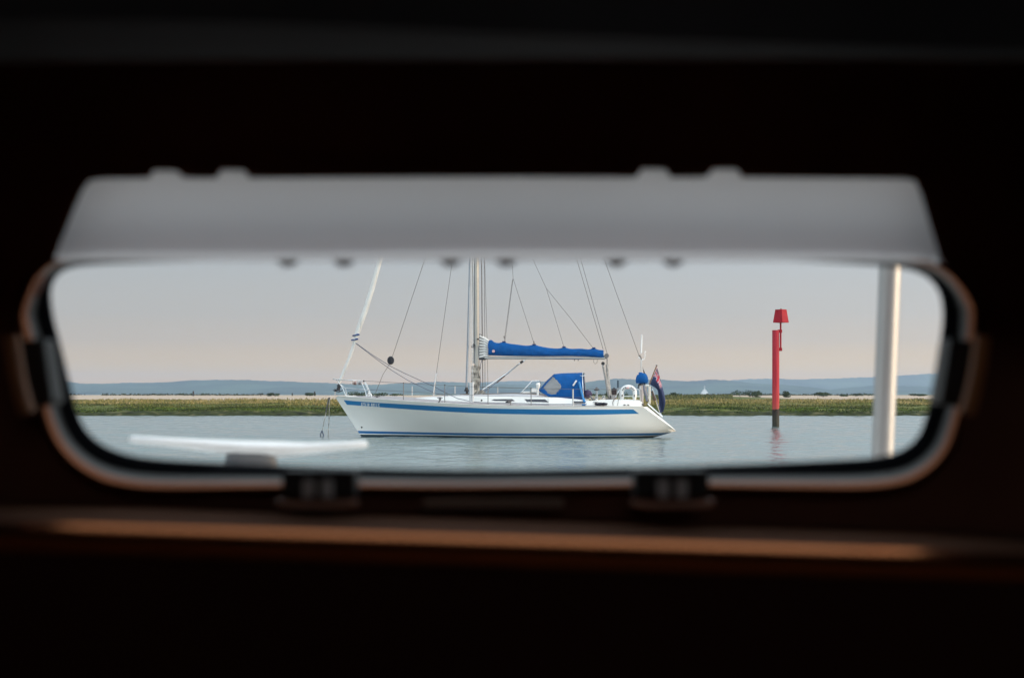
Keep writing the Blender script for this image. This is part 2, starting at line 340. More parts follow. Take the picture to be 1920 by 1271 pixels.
# distant ship behind the spit
def make_ship():
    D = 1500; root = empty('ship', (at(1321, 740, D).x, D, 0)); s = D/F
    wm = mat('ship_white', (.60, .62, .64), .6); mb = MB(); Z = lambda py: H-(py-HY)*s
    for wd, y0, y1 in ((16, 742, 737.2), (12, 737.2, 734.2), (7.5, 734.2, 731.2), (3, 731.2, 728.6)): mb.box((0, 0, (Z(y0)+Z(y1))/2), (wd*s, wd*s*.35, Z(y1)-Z(y0)))
    mb.build('superstructure', wm, root, smooth=False)
    mb = MB(); mb.tube([(0, 0, Z(729)), (0, 0, Z(722.5))], [.22, .10], 8); mb.box((0, 0, Z(725)), (2.6, .3, .3)); mb.build('mast', wm, root)
    mb = MB(); mb.box((0, 0, .9), (22, 7.5, 1.8)); mb.build('hull', mat('ship_hull', (.5, .55, .6), .6), root)
    tag(root, 'tiny white ship on the far water behind the spit', 'ship')
make_ship()

# ------------------------------------------------------------------ red channel pile
def make_pile():
    D = 73.8; b = at(1454.5, 800, D); root = empty('channel_marker', (b.x, D, 0)); tag(root, 'red harbour pile standing in the water with a red can topmark', 'channel marker')
    s = D/F; zt = H-(619-HY)*s; r = 6.6*s
    m = bpy.data.materials.new('pile_paint'); m.use_nodes = True; t = m.node_tree; bs = t.nodes['Principled BSDF']; bs.inputs['Roughness'].default_value = .6; bs.inputs['Specular IOR Level'].default_value = .2
    tc = N(t, 'ShaderNodeTexCoord'); sp = N(t, 'ShaderNodeSeparateXYZ'); t.links.new(tc.outputs['Object'], sp.inputs[0])
    no = N(t, 'ShaderNodeTexNoise'); no.inputs['Scale'].default_value = 5; no.inputs['Detail'].default_value = 6; t.links.new(tc.outputs['Object'], no.inputs['Vector'])
    ad = N(t, 'ShaderNodeMath', operation='MULTIPLY_ADD'); ad.inputs[1].default_value = .7; t.links.new(no.outputs[0], ad.inputs[0]); t.links.new(sp.outputs['Z'], ad.inputs[2])
    rp = N(t, 'ShaderNodeValToRGB'); c = rp.color_ramp
    mr = N(t, 'ShaderNodeMapRange'); mr.inputs['From Max'].default_value = 5; t.links.new(ad.outputs[0], mr.inputs['Value']); t.links.new(mr.outputs[0], rp.inputs[0])
    els = [(0, (.03, .035, .025)), (.13, (.05, .045, .03)), (.232, (.035, .025, .02)), (.242, (.42, .08, .06)), (.31, (.46, .05, .05)), (.5, (.42, .022, .035)), (1, (.36, .015, .03))]
    while len(c.elements) < len(els): c.elements.new(.5)
    for e, (p, col) in zip(c.elements, els): e.position = p; e.color = (*col, 1)
    mp = N(t, 'ShaderNodeMapping'); mp.inputs['Scale'].default_value = (14, 14, .9); n3 = N(t, 'ShaderNodeTexNoise'); n3.inputs['Scale'].default_value = 1; n3.inputs['Detail'].default_value = 5
    t.links.new(tc.outputs['Object'], mp.inputs[0]); t.links.new(mp.outputs[0], n3.inputs['Vector']); r3 = N(t, 'ShaderNodeValToRGB'); r3.color_ramp.elements[0].position = .35; r3.color_ramp.elements[0].color = (.75, .7, .7, 1); r3.color_ramp.elements[1].position = .65; r3.color_ramp.elements[1].color = (1.0, 1.0, 1.0, 1)
    t.links.new(n3.outputs[0], r3.inputs[0]); mm = N(t, 'ShaderNodeMix', data_type='RGBA', blend_type='MULTIPLY'); mm.inputs['Factor'].default_value = 1; t.links.new(rp.outputs[0], mm.inputs['A']); t.links.new(r3.outputs[0], mm.inputs['B'])
    t.links.new(mm.outputs['Result'], bs.inputs['Base Color'])
    mb = MB(); mb.tube([(0, 0, -1.5), (0, 0, 1), (0, 0, zt-.015), (0, 0, zt)], [r*1.02, r, r, r*.94], 32); mb.build('pile', m, root)
    red = mat('topmark_red', (.30, .008, .018), .6, var=.15, spec=.15)
    X = lambda px: (px-1454.5)*s
    Z = lambda py: H-(py-HY)*s
    mb = MB(); mb.tube([(X(1463.3), -.06, Z(658)), (X(1463.3), -.06, Z(600))], 1.7*s, 12); mb.build('topmark_pole', red, root)
    for py in (621, 655):
        mb = MB(); mb.box((X(1462), -.05, Z(py)), (8*s, .09, 6*s)); mb.build('bracket', red, root, bevel=.008)
    mb = MB(); cx = X(1463.8); rings = []
    for py, hw in ((605, 14.8), (604, 14.8), (581.5, 10.8), (580.5, 10.8)):
        rr = hw*s; rings.append([(cx+rr*math.cos(a), -.06+rr*math.sin(a), Z(py)) for a in (0, PI/2, PI, 3*PI/2)])
    mb.loft(rings)
    for sg in (1, -1): mb.box((cx, -.06-sg*0.0, Z(580)), (2*s, .05, 2.5*s))
    mb.build('topmark', red, root, smooth=False)
make_pile()
# ------------------------------------------------------------------ moored yacht
YA = math.radians(5); YO = Vector((-1.317, 56.0, 0)); ca, sa = math.cos(YA), math.sin(YA)
def P(px, py, L=0.0):
    """point of the yacht's own frame (X aft, L away from us, z up) seen at a photo position"""
    k = (px-960)/F; X = (k*(YO.y+L*ca)-YO.x-L*sa)/(ca+k*sa); t = YO.y-X*sa+L*ca
    return Vector((X, L, H-(py-HY)/F*t))
def PJ(X, L, z):
    x = YO.x+X*ca+L*sa; y = YO.y-X*sa+L*ca; return 960+x/y*F, HY-(z-H)/y*F
# hull form
_b0, _b1 = P(627.5, 742.5), P(679, 820.5)
def Xb(z): return _b0.x+(_b1.x-_b0.x)*(_b0.z-z)/(_b0.z-_b1.z)
_s0, _s1 = P(1204, 761, 0), P(1268, 808, 0); ZTIP = _s1.z
def Xs(z): z = max(z, ZTIP); return _s0.x+(_s1.x-_s0.x)*(_s0.z-z)/(_s0.z-_s1.z)
Bf = smooth_interp([0, .05, .12, .25, .4, .55, .7, .85, 1], [.015, .33, .68, 1.2, 1.62, 1.82, 1.82, 1.62, 1.22])
zbf = smooth_interp([0, .2, .5, .8, .93, 1], [-.35, -.45, -.55, -.28, .0, ZTIP])
pf = smooth_interp([0, .15, .4, .6, .85, 1], [1.05, .8, .45, .36, .42, .6])
def tab(pts): return smooth_interp([p[0] for p in pts], [p[1] for p in pts])
T_sheer = tab([(627, 742.5), (700, 748), (780, 753.6), (890, 759.3), (1000, 762.2), (1100, 763), (1205, 762.5)])
T_st = tab([(627, 748), (645, 750), (780, 759), (890, 764.6), (1000, 767.2), (1100, 767.7), (1187, 767.5), (1270, 767.5)])
T_sb = tab([(627, 757), (651, 758.7), (780, 768.2), (890, 774.2), (1000, 777), (1100, 777.6), (1202, 775.6), (1270, 775)])
T_bt = tab([(640, 806.5), (672, 807.5), (800, 811), (890, 812.3), (1100, 813), (1250, 812.3), (1270, 812)])
T_bb = tab([(640, 811.5), (672, 812.4), (800, 815), (890, 816.6), (1100, 817.2), (1250, 817), (1270, 817)])
T_pb = tab([(640, 813.5), (672, 814.2), (800, 816.4), (890, 817.8), (1100, 818.4), (1250, 818.2), (1270, 818.2)])
def zline(T, t, z0, lf=1.0):
    z = z0
    for _ in range(6):
        X = Xb(z)+(Xs(z)-Xb(z))*t; L = -Bf(t)*lf; px, _py = PJ(X, L, z); y = YO.y-X*sa+L*ca; z = H-(T(px)-HY)/F*y
    return z
def halfb(t, z):
    zs = zline(T_sheer, t, 1.3); zb = zbf(t); q = min(1, max(0, (z-zb)/(zs-zb))); return Bf(t)*q**pf(t)
def hullL(X, z):
    t = (X-Xb(z))/(Xs(z)-Xb(z)); return halfb(min(1, max(0, t)), z)
def t_at(px, py):
    t = .5
    for _ in range(8):
        p = P(px, py, -Bf(min(1, max(0, t)))*.97); t = (p.x-Xb(p.z))/(Xs(p.z)-Xb(p.z))
    return t
white = mat('gelcoat_white', (.82, .81, .78), .28, var=.035, vscale=.7, coat=.3)
deckm = mat('teak_deck_grey', (.30, .285, .30), .8, var=.1, vscale=6)
nonskid = mat('nonskid_grey', (.52, .50, .52), .75, var=.05)
blue = mat('stripe_blue', (.018, .18, .43), .35, var=.06, vscale=.6, coat=.2)
dblue = mat('boot_top_blue', (.012, .13, .36), .35, var=.06)
anti = mat('antifoul', (.012, .035, .05), .7, var=.3)
steel = mat('stainless', (.62, .62, .62), .25, metal=1, var=.03)
alu = mat('mast_alloy', (.40, .40, .38), .45, metal=.55, var=.08, vscale=2)
wire = mat('rigging_wire', (.16, .15, .15), .4, metal=.6, var=.05)
rope = mat('rope_pale', (.50, .47, .42), .9, var=.2, vscale=30)
ropeb = mat('rope_blue_grey', (.10, .11, .16), .9, var=.2, vscale=30)
sailc = mat('sailcloth', (.66, .65, .63), .8, var=.05, bump=.01, bscale=8)
canvas = mat('canvas_blue', (.006, .078, .27), .85, var=.16, vscale=2.5, bump=.02, bscale=5, spec=.1)
black = mat('black_fitting', (.015, .015, .02), .5)
glassd = mat('cabin_window_smoke', (.03, .03, .045), .12, spec=.6)
navy = mat('navy_cloth', (.018, .03, .09), .85, var=.15)

yacht = empty('sailing_yacht', YO, -YA)
tag(yacht, 'white sailing yacht with a blue stripe and blue covers moored in mid channel', 'yacht')
ts0, ts1 = t_at(645, 751), t_at(1188, 768)
cols = sorted(set([0, .012, .03] + [ts0, ts1] + [round(i*.02, 3) for i in range(3, 51)]))
cols = [c for c in cols if all(abs(c-s) > .006 or c == s for s in (ts0, ts1))]
def hull_rows(t):
    zb = zbf(t); zs = zline(T_sheer, t, 1.4); a = zline(T_st, t, 1.1, .99); b = zline(T_sb, t, .9, .97); c = zline(T_bt, t, .16, .85); d = zline(T_bb, t, .09, .82); e = zline(T_pb, t, .05, .8)
    z = [zs, zs-.02, a, b, b+(c-b)*.2, b+(c-b)*.4, b+(c-b)*.6, b+(c-b)*.8, c, d, e, e-.1, zb*.5+(e-.1)*.5, zb]
    return [max(q, zb) for q in z]
def make_hull():
    mb = MB()
    for sg in (-1, 1):
        rows = [[(Xb(z)+(Xs(z)-Xb(z))*t, sg*halfb(t, z), z) for z in hull_rows(t)] for t in cols]
        nr = len(rows[0]); vs = [p for r in rows for p in r]; fs = []; ms = []
        for i in range(len(rows)-1):
            for k in range(nr-1):
                fs.append((i*nr+k, i*nr+k+1, (i+1)*nr+k+1, (i+1)*nr+k))
                st = k == 2 and ts0-1e-6 <= cols[i] and cols[i+1] <= ts1+1e-6
                ms.append(1 if st else 2 if k == 8 else 3 if k >= 10 else 0)
        mb.add(vs, fs, ms)
    # reverse transom, slightly rounded across
    zsn = hull_rows(1.0)[0]; rows = []
    for j in range(13):
        z = zsn+(ZTIP-zsn)*j/12; b = halfb(1, z) if j < 12 else .0
        rows.append([(Xs(z)+.16*(b/1.22)*(1-(i/8-1)**2), b*(i/8-1), z) for i in range(17)])
    mb.loft(rows, closed_ring=False, caps=False, mi=0)
    o = mb.build('hull', [white, blue, dblue, anti], yacht, weld=.0008, angle=28)
make_hull()
def sheer(t): z = hull_rows(t)[0]; return Xb(z)+(Xs(z)-Xb(z))*t, Bf(t), z
def make_deck():
    mb = MB(); rows = []
    for t in cols:
        x, b, z = sheer(t); rows.append([(x, b*q*.985, z-.012+.16*(1-q*q)*min(1, b)) for q in (-1, -.75, -.4, 0, .4, .75, 1)])
    mb.loft(rows, closed_ring=False, caps=False); mb.build('deck', deckm, yacht)
    for sg in (-1, 1):
        mb = MB(); mb.tube([(sheer(t)[0], sg*(sheer(t)[1]*.985), sheer(t)[2]+.012) for t in cols if t > .01], .016, 6); mb.build('toe_rail', mat('toe_rail_pale', (.62, .60, .56), .5), yacht)
make_deck()
def xt(px, L=-1.0): return P(px, 755, L).x
def deckz(X):
    t = .5
    for _ in range(6):
        t = min(1, max(0, (X-Xb(1.2))/(Xs(1.2)-Xb(1.2)))); 
    return sheer(t)[2]
# coachroof
cr_st = [  # px, half width, side top py, crown py
    (757, .30, 747.5, 747), (790, .50, 745.5, 744), (820, .66, 744.2, 742), (860, .82, 743.2, 740.2), (900, .93, 743.2, 738.6), (960, 1.02, 743.6, 738), (1010, 1.08, 744.2, 738.2), (1045, 1.10, 745.5, 739.5), (1100, 1.12, 750.2, 748)]
def cr_prof(X):
    i = 0
    px = [xt(s[0]) for s in cr_st]; W = np.interp(X, px, [s[1] for s in cr_st])
    zt = np.interp(X, px, [P(s[0], s[2], -s[1]).z for s in cr_st]); zc = np.interp(X, px, [P(s[0], s[3], 0).z for s in cr_st]); return float(W), float(zt), float(zc)
def make_coachroof():
    mb = MB(); rings = []
    for i in range(41):
        X = xt(757)+(xt(1100)-xt(757))*i/40; W, zt, zc = cr_prof(X); zd = deckz(X)-.02; zt = max(zt, zd+.03); zc = max(zc, zt+.005)
        half = [(W+.07, zd), (W, zt-.02), (W-.02, zt), (W*.6, zt+(zc-zt)*.72), (0, zc)]
        rings.append([(X, -a, z) for a, z in half]+[(X, a, z) for a, z in half[-2::-1]])
    mb.loft(rings, closed_ring=False, caps=False)
    mb.add(rings[-1], [tuple(range(9))]); mb.add(rings[0], [tuple(range(9))[::-1]])
    o = mb.build('coachroof', [white, nonskid], yacht, angle=30)
    for p in o.data.polygons:
        c = p.center
        W, zt, zc = cr_prof(c.x)
        if abs(c.y) < W-.012 and p.normal.z > .5: p.material_index = 1
make_coachroof()
def cabin_side(px, py, proud=.004):
    L = -1.0
    for _ in range(5):
        p = P(px, py, L); W, zt, zc = cr_prof(p.x); zd = deckz(p.x)-.02; q = min(1, max(0, (p.z-zd)/(zt-zd))); L = -(W+.07-.07*q)-proud
    return P(px, py, L)
def side_panel(name, poly, m, parent, proud=.004, thick=.012):
    mb = MB(); a = [cabin_side(x, y, proud) for x, y in poly]; b = [p+Vector((0, thick, 0)) for p in a]
    n = len(a); mb.add(a+b, [tuple(range(n)), tuple(range(2*n-1, n-1, -1))]+[(i, n+i, n+(i+1) % n, (i+1) % n) for i in range(n)]); return mb.build(name, m, parent, smooth=False)
side_panel('cabin_window', [(921, 750.4), (926, 748.4), (960, 747.9), (965.5, 751.6), (962, 752), (930, 751.4)], glassd, yacht)
side_panel('cabin_window', [(983, 748.2), (1022, 748.4), (1029, 754.2), (988, 753.4)], glassd, yacht)
# cockpit coamings, aft deck, cockpit sole
def make_cockpit():
    for sg in (-1, 1):
        mb = MB(); rings = []
        for px, ty in ((1030, 744.5), (1052, 748.5), (1075, 750.4), (1100, 751.6), (1118, 750.6), (1128, 749.0), (1150, 749.2), (1175, 750.0), (1196, 751.2), (1203, 753.5)):
            X = xt(px); W = 1.16 if px < 1150 else 1.16-.0012*(px-1150)*1.0; z = P(px, ty, -W).z; zd = deckz(X)-.03
            rings.append([(X, sg*(W+.10), zd), (X, sg*(W+.02), z-.02), (X, sg*(W-.02), z), (X, sg*(W-.24), z), (X, sg*(W-.28), zd-.1)])
        mb.loft(rings); mb.build('cockpit_coaming', white, yacht, angle=30)
    mb = MB(); rings = []
    for px, ty in ((1128, 750.5), (1150, 749.4), (1180, 749.6), (1200, 751), (1205, 754)):
        X = xt(px); z = P(px, ty, 0).z; zd = deckz(X)-.03; rings.append([(X, -.86, zd), (X, -.86, z-.01), (X, 0, z+.02), (X, .86, z-.01), (X, .86, zd)])
    mb.loft(rings); mb.build('aft_deck', white, yacht, angle=30)
    mb = MB(); mb.box(((xt(1100)+xt(1140))/2, 0, .75), (xt(1140)-xt(1100), 1.7, .05)); mb.build('cockpit_sole', deckm, yacht, smooth=False)
make_cockpit()
def coaming_panel(px0, px1, py0, py1):
    mb = MB(); c = P((px0+px1)/2, (py0+py1)/2, -1.235); a = P(px0, py0, -1.235); b = P(px1, py1, -1.235)
    mb.box((c.x, -1.245, c.z), (b.x-a.x, .03, a.z-b.z), Matrix.Rotation(-.35, 3, 'X')); return mb
coaming_panel(1076, 1096, 752.2, 755.4).build('cabin_window', glassd, yacht, bevel=.01)

def tub(name, pts, r, m, parent=yacht, n=6, flat=1.0):
    mb = MB(); mb.tube([P(*p) if not isinstance(p, Vector) else p for p in pts], r, n, flat=flat); return mb.build(name, m, parent)
# ---- name lettering on the stripe
def lettering():
    cu = bpy.data.curves.new('txt', 'FONT'); cu.body = 'FOUR BELLS'; cu.size = 1; cu.offset = .022; cu.space_character = 1.12
    o = bpy.data.objects.new('txt', cu); sc.collection.objects.link(o)
    me = bpy.data.meshes.new_from_object(o.evaluated_get(bpy.context.evaluated_depsgraph_get())); bpy.data.objects.remove(o)
    co = np.array([v.co[:] for v in me.vertices]); w0, w1 = co[:, 0].min(), co[:, 0].max(); h1 = co[:, 1].max()
    for v in me.vertices:
        u = (v.co.x-w0)/(w1-w0); k = v.co.y/h1
        px = 677+u*34.2+k*.4; py = 762.1+u*1.9-k*7.2
        p = P(px, py, -.4)
        for _ in range(8): p = P(px, py, -hullL(p.x, p.z)-.012)
        v.co = p
    me.materials.clear(); me.materials.append(mat('letter_white', (.85, .86, .86), .5, var=.01))
    t = bpy.data.objects.new('name_lettering', me); t.parent = yacht; sc.collection.objects.link(t)
lettering()
# small drain on the bow, exhaust mark
p = P(676.5, 801, -.25); p.y = -hullL(p.x, p.z)
mb = MB(); mb.tube([p+Vector((0, -.012, 0)), p+Vector((0, .03, 0))], .03, 10); mb.build('drain', black, yacht)

# ---- mast and standing rigging
TOP = -150.0
def mx_(py): return 893.6+ (740-py)*(-.0045)
def make_mast():
    root = tub('mast', [(893.3, 741, 0), (892.4, 640, 0), (891.9, 490, 0), (890.5, TOP, 0)], [.125, .125, .123, .09], alu, n=16, flat=.8)
    for py in (210, 20):
        p = P(891.5, py, 0)
        for sg in (-1, 1):
            mb = MB(); mb.tube([p+Vector((.02, 0, 0)), p+Vector((.12, sg*1.15, .05))], [.04, .025], 8, flat=.5); mb.build('spreader', alu, root)
    # halyards lying on the mast front and sides
    for i, (px, L, r) in enumerate(((887.3, -.12, .010), (889.6, -.115, .008), (894.5, -.115, .010), (897.8, -.09, .008), (886.2, .06, .008))):
        tub('halyard', [(px+random.uniform(-.4, .4), 722, L)] + [(px+random.uniform(-.5, .5), y, L*.98) for y in (690, 650, 610, 560)] + [(px-.6, 400, L*.9), (px-1, 0, L*.5)], r, [rope, ropeb][i % 2], root, 5)
    # mast winches, cleats and coiled ropes at the foot
    for px, py, r in ((888.6, 647, .05), (886.5, 650.5, .045), (887.5, 683.5, .06), (896.4, 636, .03)):
        c = P(px, py, -.12); mb = MB(); mb.tube([c, c+Vector((0, -.07, 0)), c+Vector((0, -.09, 0)), c+Vector((0, -.13, 0))], [r, r*.7, r*.7, r], 12); mb.build('mast_winch', steel if py > 660 else black, root)
    mb = MB()
    for i in range(26):
        px = random.uniform(885.5, 899); y0 = random.uniform(684, 700); y1 = random.uniform(708, 738); L = random.uniform(-.17, -.13); d = random.uniform(1, 2.6)
        mb.tube([P(px-d*.5, y0, L), P(px-d, (y0+y1)/2, L), P(px-d*.4, y1, L), P(px+d*.4, y1+.6, L-.01), P(px+d, (y0+y1)/2, L), P(px+d*.5, y0, L)], .012, 5, closed=True)
    mb.build('rope_coils', mat('rope_mixed', (.10, .09, .08), .9, var=.3, vscale=9, col2=(.60, .55, .48)), root)
    mb = MB()
    for i in range(20):
        c = P(random.uniform(886, 907), random.uniform(733.5, 738.5), random.uniform(-.3, .1)); a = random.uniform(0, PI)
        mb.tube([c+Vector((math.cos(q)*.07, math.sin(q)*.05, math.sin(q+a)*.05)) for q in np.linspace(0, 5.5, 9)], .012, 5)
    mb.build('rope_tails', MATS['rope_mixed'], root)
    tub('gooseneck', [(899, 672, 0), (908, 672.5, 0), (912, 671.5, 0)], .05, black, root, 8)
    tub('mast_line', [(903.5, 675, -.05), (901, 684, -.06), (900, 694, -.05), (902, 733, -.1)], .012, ropeb, root, 5)
    tub('mast_ring', [(897.5, 690.5, -.05), (901.5, 690.2, -.08)], .014, black, root, 5)
make_mast()
# stowed pole / inner stay just ahead of the mast
tub('spinnaker_pole', [(874.8, 726, -.25), (877.5, 640, -.2), (881.5, 490, -.12), (884, 330, -.1)], .042, mat('pole_blue_grey', (.25, .29, .34), .4, metal=.4), n=10)
mb = MB(); a = P(874.8, 731, -.25); mb.tube([a+Vector((0, 0, -.22)), a+Vector((.02, 0, -.05)), a+Vector((0, 0, 0)), a+Vector((0, 0, .1))], [.03, .055, .065, .045], 10); mb.box(a+Vector((0, 0, -.02)), (.16, .08, .06)); mb.build('pole_end', black, yacht)
# shrouds and the pale tubes over their lower ends
for L, col in ((-1.5, 0), (1.45, 1)):
    tub('shroud', [(883.3 if L < 0 else 905.5, 752 if L < 0 else 745, L), (883.6 if L < 0 else 903.5, 600, L*.95), (885.0 if L < 0 else 902.5, 490, L*.9), (888, 20, L*.75)], .011, steel if L < 0 else wire, n=6)
    tub('shroud', [(886.8 if L < 0 else 909.5, 752 if L < 0 else 745, L), (886.4 if L < 0 else 909.0, 600, L*.9), (888 if L < 0 else 908, 490, L*.7), (891, 210, L*.3)], .010, steel if L < 0 else wire, n=6)
tub('shroud', [(915.3, 745, 1.3), (913.4, 640, 1.2), (909, 490, 1.0), (893, 210, .1)], .008, wire, n=5)
tub('shroud', [(906, 745, 1.4), (904.5, 600, 1.2), (903.6, 490, 1.0), (893, 30, .1)], .008, wire, n=5)
cov = mat('shroud_cover', (.55, .56, .58), .5, var=.05)
tub('shroud_cover', [(882.2, 753.5, -1.5), (882.2, 717.5, -1.49)], .042, cov, n=8); tub('shroud_cover', [(886.0, 753.5, -1.5), (886.2, 716.2, -1.49)], .042, cov, n=8)
# furled genoa on the forestay
gen = tub('furled_genoa', [(636.2, 717, 0), (645, 696, 0), (656.5, 668, 0), (664, 645, 0), (667.5, 633, 0), (672, 618, 0), (684, 585, 0), (697, 543, 0), (711.2, 492, 0), (737, 400, 0), (770, 290, 0), (886, -130, 0)],
          [.056, .062, .066, .066, .09, .095, .10, .10, .092, .085, .08, .03], sailc, n=12)
mb = MB()
for k in range(9):
    pts = []
    for q in range(7):
        f = (k*46+q*7)/414; y = 716-(716-300)*f; x = np.interp(y, [300, 492, 543, 585, 618, 633, 645, 668, 696, 716], [767, 711.2, 697, 684, 672, 667.5, 664, 656.5, 645, 636.5]); a = q/6*PI
        rr = float(np.interp(y, [300, 618, 645, 716], [.078, .096, .062, .052])); c = P(float(x), y, 0); pts.append(c+Vector((math.cos(a)*rr, -math.sin(a)*rr, 0)))
    mb.tube(pts, .006, 4)
mb.build('sail_seam', mat('seam_grey', (.14, .14, .13), .8), gen)
for px, py in ((667.2, 628.5), (664.8, 637)):
    c = P(px, py, 0); mb = MB(); mb.tube([c+Vector((math.cos(a)*.115, math.sin(a)*.115, math.cos(a)*.015)) for a in np.linspace(0, 2*PI, 12, endpoint=False)], .024, 6, closed=True)
    mb.box(c+Vector((.1, -.08, .02)), (.10, .05, .06)); mb.build('sail_tie', navy if py > 700 else mat('tie_blue', (.02, .06, .20), .8), gen)
# furler drum and cage
c = P(634.5, 725, 0); mb = MB(); mb.tube([c+Vector((-.03, 0, -.16)), c+Vector((-.03, 0, -.13)), c+Vector((-.01, 0, -.12)), c+Vector((.02, 0, .0)), c+Vector((.03, 0, .01)), c+Vector((.05, 0, .12))], [.13, .13, .07, .06, .11, .03], 14); mb.build('furler_drum', black, gen)
tub('furler_guard', [(624.5, 731, 0), (627, 733, -.05), (635, 735, -.08), (643, 731.5, -.05)], .014, black, gen, 6)
tub('furler_link', [(629, 733, 0), (627.5, 742, 0)], .016, steel, gen, 6)
# genoa sheets
tub('genoa_sheet', [(667, 643, -.05), (700, 666.5, -.4), (733, 687, -.8), (760, 700.5, -1.0), (790, 714, -1.2), (815, 725, -1.3), (834, 735.5, -1.38), (858, 747, -1.4), (885, 753, -1.4), (905, 754.5, -1.35), (960, 755.5, -1.35), (1025, 757.6, -1.36), (1100, 757.8, -1.36)], .011, ropeb)
tub('genoa_sheet', [(667, 643.5, -.05), (700, 669, -.2), (735, 694.5, -.3), (765, 713, -.4), (800, 730, -.5), (820, 738.5, -.55), (840, 741.5, -.6)], .011, ropeb)
# thin stays
TH = [('spinnaker_stay', [(704, 737, -.35), (718, 702, -.3), (731, 682, -.25), (738, 662, -.25), (796, 488, -.15), (888.5, 210, -.05)]),
      ('topping_lift', [(1131, 655, 0), (1082, 488, 0), (895, TOP, 0)]), ('boom_topping_line', [(1138.5, 663, 0), (1089.5, 488, 0), (896, TOP+20, 0)]),
      ('backstay', [(1199, 669, 0), (1138, 500, 0), (897, TOP, 0)])]
for nme, pts in TH: tub(nme, pts, .0095, wire, n=5)
lw = tub('lower_shroud', [(817.5, 705, -1.25), (848, 490, -.75), (889, 212, -.1)], .0095, wire, n=5)
tub('turnbuckle', [(812.8, 742, -1.3), (814.5, 726, -1.29), (818.4, 700, -1.24)], [.035, .03, .022], steel, lw, 8)
for pts in ([(945.2, 640, -.1), (960, 530, -.05), (962.2, 521, 0), (960, 490, 0), (935, 210, 0)], [(946.8, 640, .1), (961.8, 525, .05), (962, 521, 0)], [(1002, 646, -.1), (962.5, 523, 0)],
            [(1024.5, 541, 0), (1000, 488, 0), (900, 272, 0)], [(1057.5, 651, -.1), (1024.5, 541, 0)], [(1113, 654, 0), (1070, 597, 0), (1024.5, 541, 0)]):
    tub('lazy_jack', pts, .008, wire, n=5)
for px, py in ((1001, 642.5), (945.6, 633)): tub('lazy_jack_block', [(px-.4, py-3, -.1), (px+.6, py+2, -.1)], .022, wire, n=6)

# ---- boom, flaked mainsail, sail cover
boom = tub('boom', [(909, 671.0, 0), (1000, 671.2, 0), (1134, 671.6, 0)], [.065]*3, alu, n=14, flat=.75)
c = P(1137.5, 668, 0); mb = MB(); mb.tube([c+Vector((0, -.05, .02)), c+Vector((0, .05, .02))], .085, 14); mb.box(c+Vector((-.05, 0, -.03)), (.14, .09, .13)); mb.build('boom_end', mat('fitting_grey', (.14, .13, .13), .5), boom)
tub('reef_line_loop', [(1113.5, 673.5, -.03), (1113, 679, -.04), (1116, 682.5, -.04), (1119.5, 680, -.04), (1120, 674, -.03)], .007, wire, boom, 5)
for px in (1077, 1084): tub('sheet_eye', [(px, 673, 0), (px, 676.5, 0)], .014, black, boom, 5)
def make_cover():
    top = tab([(916, 638.5), (920, 637), (926, 641), (934, 643), (944.5, 641.3), (951, 643.2), (970, 646), (992, 647.8), (1001.5, 646.3), (1011, 648.8), (1030, 652.2), (1050, 652.8), (1057.5, 650.8), (1066, 653.2), (1090, 653.6), (1106, 654.6), (1113.5, 652.6), (1120, 655.2), (1131.5, 656.5)])
    bot = tab([(916, 666.3), (960, 667.5), (1010, 668.2), (1080, 668.2), (1115, 669.5), (1131.5, 671.5)])
    mb = MB(); rings = []; N_ = 90
    for i in range(N_+1):
        px = 916+215.5*i/N_; a = P(px, top(px), 0); b = P(px, bot(px), 0); hw = .15-.05*i/N_; n = 18; ring = []
        for k in range(n):
            an = 2*PI*k/n; yy = -math.sin(an); zz = math.cos(an)
            wz = abs(zz)**.9*(1 if zz > 0 else -1); wy = hw*(abs(yy)**.7*(1 if yy > 0 else -1))*(1-.45*max(0, zz))
            wr = .006*math.sin(i*.9+k*1.3)+.005*math.sin(i*.37-k*2.1)
            ring.append((a.x+wr, wy+wr*1.5, (a.z+b.z)/2+(a.z-b.z)/2*wz))
        rings.append(ring)
    mb.loft(rings); cv = mb.build('sail_cover', canvas, boom, angle=60)
    c = P(925.2, 658.3, -.165); mb = MB(); mb.tube([c+Vector((0, .03, 0)), c], .052, 16); mb.build('round_badge', mat('badge_white', (.75, .72, .72), .6, vscale=20, var=.1, col2=(.6, .25, .25)), cv)
    for px, py in ((945, 641.5), (1001.5, 646.5), (1057.5, 651), (1113.5, 653)):
        c = P(px, py, 0); mb = MB(); mb.box(c+Vector((0, 0, .01)), (.12, .12, .05)); mb.build('cover_strap', mat('canvas_dark', (.006, .03, .14), .8), cv, bevel=.01)
    # flaked sail between mast and cover
    for i in range(8):
        f = i/7; y0 = 630+f*39.5; y1 = 640.5+f*25.5; m = MB()
        zc0, zc1 = P(898.5, y0, 0), P(917.5, y1, 0); mid = (zc0+zc1)/2+Vector((0, 0, .015))
        m.tube([zc0, mid, zc1], [.048, .056, .045], 10); m.build('sail_fold', sailc, boom)
    m = MB(); a, b = P(897.6, 627, 0), P(897.8, 672, 0); m.tube([a, b], .035, 8); m.build('sail_luff', mat('luff_dark', (.07, .065, .06), .8), boom)
    m = MB()
    for i in range(7):
        f = (i+.5)/7; m.tube([P(898.5, 630+f*39.5, -.03), P(917.5, 640.5+f*25.5, -.03)], .012, 5)
    m.build('fold_line', MATS['luff_dark'], boom)  # thin dark lines running between the sail folds
    tub('luff_hook', [(898, 627, -.02), (901.5, 627, -.03), (905, 631.5, -.02)], .011, black, boom, 5)
make_cover()
